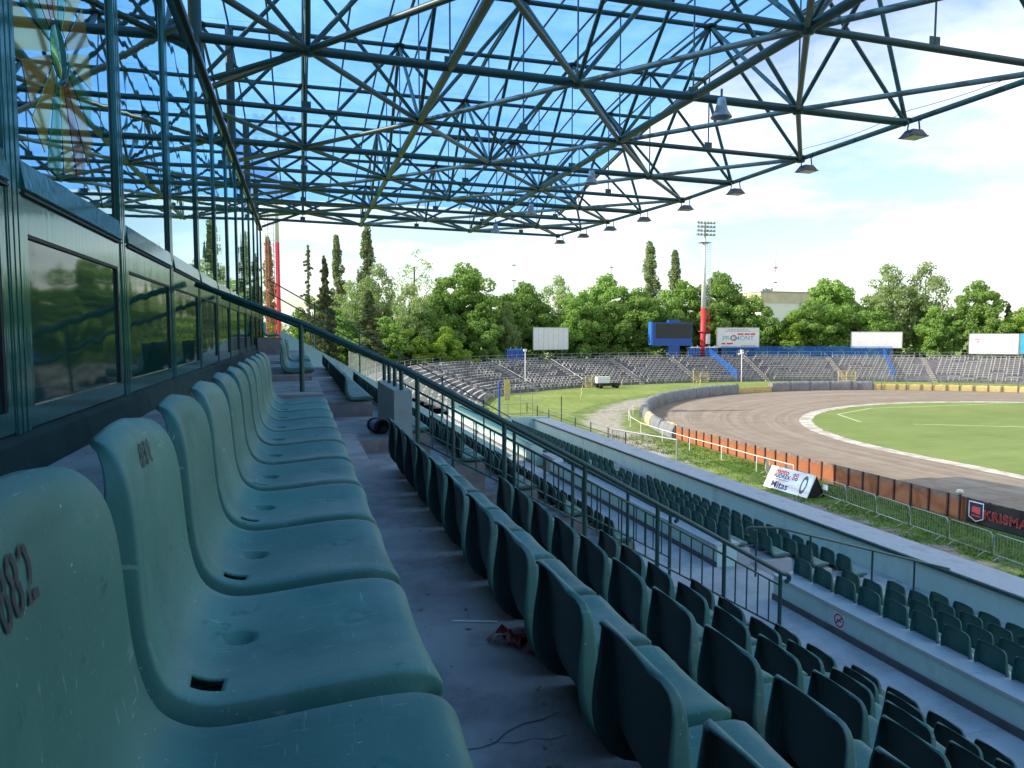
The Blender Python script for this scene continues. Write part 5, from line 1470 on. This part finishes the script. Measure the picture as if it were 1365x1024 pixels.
for k, h in enumerate((0.2, 1.4, 2.6)): pipe('rail', (21.8, 79.6, ZG+h), (26.1, 80.6, ZG+h), 0.035, M_steel, bl, 6)
MB().box(22.7, 23.4, 80.6, 80.66, ZG+1.8, ZG+4.2).build('yellow_panel', M_yelpaint, bl)
# lamp post & cart & sticks
for (x, y, h, lab) in ((36.4, 116.3, 6.9, 'thin white lamp post at the terrace foot below the blue toilets'), (83.6, 124.2, 6.3, 'thin pale pole at the terrace foot below the white billboard')):
    lpz = thing('lamp_post', (x, y, ZG), lab, 'lamp post')
    pipe('pole', (x, y, ZG), (x, y, ZG+h), 0.09, M_white, lpz, 8); MB().box(x-0.25, x+0.25, y-0.2, y+0.2, ZG+h-0.4, ZG+h).build('lamp_head', M_white, lpz)
ct = thing('cart', (50.5, 116.5, ZG), 'small white topped cart with dark wheels on the grass by the terrace', 'cart')
MB().box(49.4, 51.8, 116.0, 117.0, ZG+0.9, ZG+2.0).build('white_box', M_white, ct)
MB().box(49.2, 53.6, 115.9, 117.1, ZG+0.45, ZG+0.88).build('chassis', M_black, ct)
for xx in (50.0, 53.0):
    for yy in (115.8, 117.2): MB().lathe([(0,-.08),(0.42,-.08),(0.42,.08),(0,.08)], (xx, yy, ZG+0.42), 14, Matrix.Rotation(math.pi/2, 3, 'X')).build('wheel', M_black, ct)
for k, (x, y) in enumerate(((53.6, 115.5), (41.5, 104.0), (37.2, 93.5), (66.0, 110.5))):
    MB().tube([(x, y, ZG), (x+0.35, y, ZG+1.5)], 0.05, 6).build('marker_stick', M_yelpaint, None, f'leaning yellow marker stick on the grass, {["beside the cart","left of the cart","nearest to the stand","in front of the terrace centre"][k]}', 'stick', 'yellow marker sticks')

# crowd barriers
def barrier(x0, y0, x1, y1, label):
    p, q = Vector((x0, y0, ZG)), Vector((x1, y1, ZG)); d = (q-p); L = d.length; d.normalize(); n = Vector((-d.y, d.x, 0))
    t = thing('crowd_barrier', (p+q)/2, label, 'barrier', 'crowd barriers along the verge')
    z = lambda h: Vector((0,0,h))
    pts = [p+z(0.18), p+z(1.0), p+d*0.1+z(1.1), q-d*0.1+z(1.1), q+z(1.0), q+z(0.18), p+z(0.18)]
    MB().tube(pts, 0.021, 6).build('frame', M_steel, t)
    for k in range(1, 15):
        a = p+d*(L*k/15); pipe('bar', a+z(0.18), a+z(1.1), 0.008, M_steel, t, 5)
    for u in (0.14, 0.86):
        a = p+d*(L*u); MB().tube([a-n*0.36+z(0.0), a-n*0.05+z(0.18), a+n*0.05+z(0.18), a+n*0.36], 0.02, 6).build('foot', M_steel, t)
ys = [21.0+2.42*k for k in range(7)]
for k, yy in enumerate(ys):
    barrier(28.05+(yy-21)*0.09, yy, 28.05+(yy+2.3-21)*0.09, yy+2.3, f'galvanised crowd barrier on the verge, {ordn(k+1)} from the right' )
barrier(29.3, 37.9, 30.3, 39.9, 'galvanised crowd barrier standing askew behind the advertising board')
barrier(29.6, 40.6, 30.6, 42.4, 'galvanised crowd barrier left of the advertising board')
# A-frame advertising board
ad = thing('advertising_board', (28.3, 36.9, ZG), 'white tilted A-frame advertising board reading moto BUDREX and Mitas', 'advertising board')
Pn, Pf = Vector((28.15, 35.05, ZG)), Vector((27.85, 38.75, ZG))
yd = (Pn-Pf).normalized(); nx_ = Vector((yd.y, -yd.x, 0))
if nx_.x > 0: nx_ = -nx_
lean = (Vector((0,0,1))*1.0 - nx_*0.52).normalized(); fnorm = yd.cross(lean)
if fnorm.x > 0: fnorm = -fnorm
cf = (Pn+Pf)/2+lean*0.72
MB().obox(cf, yd, lean, fnorm, 1.86, 0.72, 0.02).build('front_panel', M_white, ad)
lean2 = (Vector((0,0,1))+nx_*0.52).normalized()
MB().obox((Pn+Pf)/2-nx_*1.30+lean2*0.70, yd, lean2, yd.cross(lean2), 1.86, 0.70, 0.02).build('rear_panel', M_black, ad)
P3 = [Pn+yd*(-0.02), Pn-nx_*1.28-yd*0.02, cf+lean*0.66+yd*1.84]
MB().add([*P3, *[p-yd*0.03 for p in P3]], [(0,1,2),(5,4,3),(0,3,4,1),(1,4,5,2),(2,5,3,0)]).build('side_panel', M_black, ad)
aq = frame_quat(yd, lean)
M_navy = mat('navy_lettering', (0.03, 0.04, 0.22), rough=0.6)
def adt(s, sz, mt, u, w, bold=0.0, sx=1.0): link('lettering', text_mesh(s, sz, mt, 0, bold), ad, cf+yd*u+lean*w+fnorm*0.026, aq, (sx, 1, 1))
adt('moto', 0.46, M_rtxt, -0.75, 0.46, 0.015, 1.1); adt('BUDREX', 0.34, M_navy, -0.70, 0.16, 0.01, 1.1); MB().obox(cf+yd*-0.65+lean*-0.06+fnorm*0.024, yd, lean, fnorm, 0.62, 0.025, 0.002).build('small_print', M_gtxt, ad); adt('Mitas', 0.60, M_navy, -0.60, -0.42, 0.012, 1.15)
for k, (du, dw, mm) in enumerate(((0.28, 0.44, M_navy), (0.52, 0.44, M_rtxt), (0.28, 0.2, M_rtxt), (0.52, 0.2, M_navy))):
    b = MB()
    for i in range(16):
        a0, a1 = 2*math.pi*i/16, 2*math.pi*(i+1)/16
        b.add([cf+yd*(du+r_*math.cos(a))+lean*(dw+r_*math.sin(a))+fnorm*0.026 for a in (a0, a1) for r_ in (0.05, 0.11)], [(0,1,3,2)])
    b.build('ring_emblem', mm, ad)
b = MB()
for i in range(24):
    a0, a1 = 2*math.pi*i/24, 2*math.pi*(i+1)/24
    b.add([cf+yd*(1.25+0.24*r_*math.cos(a))+lean*(-0.02+0.58*r_*math.sin(a))+fnorm*0.026 for a in (a0, a1) for r_ in (0.62, 1.0)], [(0,1,3,2)])
b.build('tyre_picture', mat('grey_print', (0.10,0.10,0.11), rough=0.6), ad)
MB().box(29.15, 29.17, 36.2, 36.6, ZG+0.75, ZG+1.1).build('paper_notice', M_white, None, 'white paper notice tied to a crowd barrier near the advertising board', 'notice')
MB().box(28.98, 29.0, 34.35, 34.75, ZG+0.55, ZG+0.85).build('paper_notice', M_white, None, 'small white notice on the crowd barrier right of the advertising board', 'notice')

# ================================================================ trees
def leaf_cloud(centers, radii, counts, size, rs, squash=0.75, upbias=0.0, vert=False):
    V = []; tot = 0
    for c, r, n in zip(centers, radii, counts):
        d = rs.normal(size=(n, 3)); d /= np.linalg.norm(d, axis=1)[:, None]
        rad = r*(0.45+0.55*rs.rand(n)**0.45)
        p = c + d*rad[:, None]*np.array([1, 1, squash])
        nn = d + rs.normal(scale=0.55, size=(n, 3)) + np.array([0, 0, upbias]); nn /= np.linalg.norm(nn, axis=1)[:, None]
        a = np.cross(nn, rs.normal(size=(n, 3))); a /= np.linalg.norm(a, axis=1)[:, None]; b = np.cross(nn, a)
        s = size*(0.6+0.8*rs.rand(n))[:, None]
        q = np.stack([p-a*s*0.5, p+b*s*0.32, p+a*s*0.6, p-b*s*0.32], 1); V.append(q); tot += n
    V = np.concatenate(V).reshape(-1, 3)
    me = bpy.data.meshes.new('foliage')
    me.vertices.add(len(V)); me.vertices.foreach_set('co', V.ravel())
    nf = len(V)//4; me.loops.add(nf*4); me.loops.foreach_set('vertex_index', np.arange(nf*4))
    me.polygons.add(nf); me.polygons.foreach_set('loop_start', np.arange(0, nf*4, 4)); me.polygons.foreach_set('loop_total', np.full(nf, 4))
    me.update(); me.validate(); return me
def broad(seed, hw=6.5, H=20.0, clumps=120, per=150, size=0.50, mt=None, low=0.12):
    rs = np.random.RandomState(seed); C = []; Rr = []
    while len(C) < clumps:
        d = rs.normal(size=3); d /= np.linalg.norm(d); f = rs.rand()**0.40
        z = (0.5+0.5*d[2]*f)
        wz = 1.0 if z < 0.55 else math.sqrt(max(0.05, 1-((z-0.55)/0.47)**2))
        wz *= 0.75+0.25*min(1, z/0.3)
        lump = 1+0.22*math.sin(3*math.atan2(d[1], d[0])+seed)+0.12*math.sin(5*z*3+seed*2)
        C.append((d[0]*f*hw*wz*lump*0.92, d[1]*f*hw*wz*lump*0.92, H*(low+(1-low)*z*0.97)))
        Rr.append(hw*(0.13+0.13*rs.rand()))
    C = np.array(C); me = leaf_cloud(C, Rr, [int(per*(r/(hw*0.2))**1.6) for r in Rr], size, rs); me.materials.append(mt)
    t = MB(); t.tube([(0,0,0), (0.1,0,H*0.25), (0.0,0.15,H*0.55), (0.1,0,H*0.85)], H*0.022, 8, True, H*0.005)
    for k in range(9):
        c = C[rs.randint(len(C))]; z0 = H*(0.15+0.4*rs.rand()); t.tube([(0,0,min(z0, c[2]*0.8)), (c[0]*0.5, c[1]*0.5, c[2]*0.75+z0*0.15), tuple(c)], H*0.009, 6, True, H*0.003)
    return me, t.mesh('trunk', M_trunk), H, hw
def poplar(seed, hw=2.4, H=30.0, mt=None, per=120):
    rs = np.random.RandomState(seed); C = []; Rr = []
    for k in range(95):
        z = (k+rs.rand())/95; w = hw*(0.35+0.65*math.sin(math.pi*min(1, 0.12+z*0.95))**0.7)*(1-0.55*max(0, z-0.6)/0.4)
        a = rs.rand()*6.28; r = w*rs.rand()**0.6*0.75
        C.append((math.cos(a)*r, math.sin(a)*r, H*(0.06+0.93*z))); Rr.append(hw*(0.28+0.22*rs.rand())*(1-0.4*z))
    me = leaf_cloud(np.array(C), Rr, [per]*len(C), 0.42, rs, 1.7); me.materials.append(mt)
    t = MB(); t.tube([(0,0,0), (0,0,H*0.5), (0.1,0,H*0.95)], 0.4, 8, True, 0.06)
    return me, t.mesh('trunk', M_trunk), H, hw
def spruce(seed, hw=3.2, H=18.0, mt=None, sparse=False):
    rs = np.random.RandomState(seed); C = []; Rr = []; N_ = []
    t = MB(); t.tube([(0,0,0), (0,0,H)], 0.26, 8, True, 0.03)
    nb = 46 if sparse else 190
    for b in range(nb):
        z = 0.05+0.93*(b+rs.rand())/nb; z = 1-(1-z)**0.92
        w = hw*(1-z)**0.9+0.22; a = rs.rand()*6.28; L = w*(0.55+0.55*rs.rand())
        t.tube([(0,0,z*H), (math.cos(a)*L, math.sin(a)*L, z*H-0.18*L)], 0.05, 4, True, 0.012)
        for u in np.linspace(0.15, 1, 4 if not sparse else 3):
            C.append((math.cos(a)*L*u, math.sin(a)*L*u, z*H-0.24*L*u)); Rr.append((0.34+0.40*(1-u))*(0.8 if sparse else 1.0)*(0.4+0.75*(1-z))); N_.append(26 if not sparse else 18)
    for k in range(14): C.append((0, 0, H*(0.80+0.2*k/14))); Rr.append(0.16+0.02*(14-k)); N_.append(16)
    me = leaf_cloud(np.array(C), Rr, N_, 0.34, rs, 0.8); me.materials.append(mt)
    return me, t.mesh('trunk', M_trunk), H, hw
TR = {'m0': broad(1, mt=M_leaf), 'm1': broad(2, mt=M_leaf, clumps=135), 'm2': broad(3, mt=M_leaf, hw=7.0, H=19), 'y0': broad(4, mt=M_leafy, clumps=110),
      'p0': broad(5, mt=M_leafp, per=95, clumps=120, size=0.42), 'p1': broad(6, mt=M_leafp, per=100, clumps=130, size=0.42, H=22),
      'b0': broad(7, hw=5.0, H=24, mt=M_leafp, per=34, clumps=120, size=0.36), 'pop0': poplar(8, mt=M_leafpop), 'pop1': poplar(9, mt=M_leafpop),
      's0': spruce(10, mt=M_leafd), 's1': spruce(11, mt=M_leafd, sparse=True, H=22, hw=3.4), 'd0': broad(12, mt=M_leaf, clumps=140, low=0.03)}
def tree(kind, x, y, ztop, hw, label, cat='tree', zg=ZG, group=None):
    cr, tk, H, w = TR[kind]; s = (ztop-zg)/H; sx = hw/w
    nm = {'p':'pale_tree','m':'leafy_tree','y':'young_tree','b':'birch_tree','s':'spruce_tree','d':'leafy_tree'}[kind[0]]
    if kind.startswith('pop'): nm = 'poplar_tree'
    t = link(nm, None, None, (x, y, zg), Quaternion((0,0,1), rnd.uniform(0, 6.28)), (sx, sx, s), label=label, cat=cat, group=group or 'trees behind the terrace')
    for n_, me in (('trunk', tk), ('crown', cr)):
        o = bpy.data.objects.new(n_, me); COL.objects.link(o); o.parent = t
    return t
TREES = [
 ('s1', 1.5,115.5,13.5,3.0,'sparse dark conifer with bare gaps right of the red and white lattice mast'),
 ('s0', 3.9,118.1,12.2,3.0,'dense dark conifer just right of the sparse one'),
 ('pop0', 7.3,145.2,18.6,2.3,'tall slender poplar left of the tallest poplar'),
 ('pop1', 13.3,149.3,21.0,2.7,'tallest poplar on the left, rising to the canopy edge'),
 ('pop0', -4.9,135.0,16.5,1.9,'poplar half hidden behind the end of the glazed wall'),
 ('p0', 14.0,134.4,12.5,5.6,'pale green leafy tree below the tallest poplar'),
 ('b0', 21.1,137.7,16.4,5.0,'thin airy birch with bare twigs against the sky'),
 ('s0', 10.2,112.8,6.7,3.6,'dark spruce in front of the pale tree on the left'),
 ('m0', 31.2,138.9,13.7,7.6,'big round bright green tree on the left of the pale billboard'),
 ('p1', 39.0,135.9,6.4,2.6,'small pale pyramid shaped tree beside the portable toilets'),
 ('m1', 47.1,150.7,11.2,7.0,'leafy tree behind the pale billboard, left one'),
 ('p0', 56.0,153.9,12.9,5.4,'pale tree rising just right of the pale billboard'),
 ('m2', 57.5,145.8,9.8,6.0,'leafy tree in front of the pale one right of the billboard'),
 ('m1', 67.3,153.6,13.6,7.6,'large leafy tree left of the scoreboard'),
 ('m0', 73.4,148.9,10.2,6.8,'leafy tree directly behind the scoreboard'),
 ('pop1', 89.0,174.4,23.4,3.6,'distant poplar above the scoreboard, left of the pair'),
 ('pop0', 97.6,176.3,21.9,3.5,'distant poplar above the scoreboard, right of the pair'),
 ('m2', 84.8,151.7,13.0,7.9,'leafy tree behind the left side of the mast'),
 ('m1', 95.5,151.3,14.6,8.3,'large leafy tree behind the right side of the mast'),
 ('m0', 100.4,145.3,8.9,5.8,'leafy tree above the right end of the PROMONT billboard'),
 ('y0', 107.5,142.1,3.6,5.4,'low bright yellow green tree below the apartment block'),
 ('m2', 120.5,143.4,13.6,8.8,'large leafy tree right of the apartment block'),
 ('m1', 113.0,141.4,7.6,6.2,'leafy tree left of the wide white billboard'),
 ('p1', 133.0,139.4,16.5,7.4,'tall pale green tree above the wide white billboard, left one'),
 ('p0', 141.2,136.8,16.5,7.0,'tall pale green tree above the wide white billboard, right one'),
 ('m0', 144.6,125.9,11.7,6.2,'dark leafy tree above the faded white billboard'),
 ('s0', 153.7,126.0,6.9,2.8,'small grey green spruce near the right edge'),
 ('y0', 149.9,119.5,5.5,5.8,'light green tree at the right edge above the cyan billboard'),
 ('d0', 32.5,132.9,6.0,5.2,'leafy tree above the terrace left of the portable toilets'),
 ('d0', 21.5,130.4,5.9,6.5,'dense leafy tree in front of the birch'),
 ('d0', 13.8,122.0,3.0,5.0,'low leafy tree behind the dark spruce'),
 ('d0', 6.0,127.0,4.5,4.5,'low leafy tree below the left poplar'),
 ('y0', 17.0,119.5,0.5,4.2,'low bright tree right of the dark spruce'),
 ('p1', 9.0,131.0,9.5,5.0,'pale leafy tree between the two left poplars'),
 ('y0', 2.2,128.5,6.0,4.2,'light green tree behind the dense dark conifer'),
 ('p0', 18.5,127.0,8.5,5.0,'pale leafy tree left of the birch'),
 ('m2', 26.0,136.0,9.0,5.0,'leafy tree between birch and big round tree'),
 ('y0', 24.0,122.0,1.0,4.5,'low light green tree above the left end of the terrace'),
 ('d0', 41.5,146.0,8.5,6.0,'leafy tree behind the portable toilets'),
 ('m2', 64.0,146.0,8.0,6.0,'leafy tree between pale billboard and scoreboard'),
 ('d0', 90.5,147.0,8.0,6.0,'leafy tree behind the PROMONT billboard'),
 ('d0', 127.0,136.0,7.0,6.0,'leafy tree directly above the wide white billboard'),
 ('d0', 137.0,129.5,6.5,5.0,'leafy tree between the two right billboards'),
 ('m1', 156.0,119.0,8.0,6.0,'leafy tree beyond the right edge billboard'),
 ('m1', 160.0,106.0,9.0,7.0,'leafy tree far out at the right edge'),
]
for k in TREES: tree(k[0], k[1], k[2], k[3], k[4], k[5])
# dim woodland behind the named trees
rs = np.random.RandomState(21); C = []; Rr = []; N_ = []
for k in range(420):
    a = R(rs.uniform(30, 140)); r = rs.uniform(106, 124); x, y = 78+r*math.cos(a), 48+r*math.sin(a)
    z = ZG+rs.uniform(1.0, 11.5); C.append((x, y, z)); Rr.append(rs.uniform(1.8, 3.2)); N_.append(90)
me = leaf_cloud(np.array(C), Rr, N_, 0.8, rs); me.materials.append(M_leaf)
link('distant_wood', me, label='dim woodland filling the gaps behind the row of trees', cat='wood', kind='stuff')
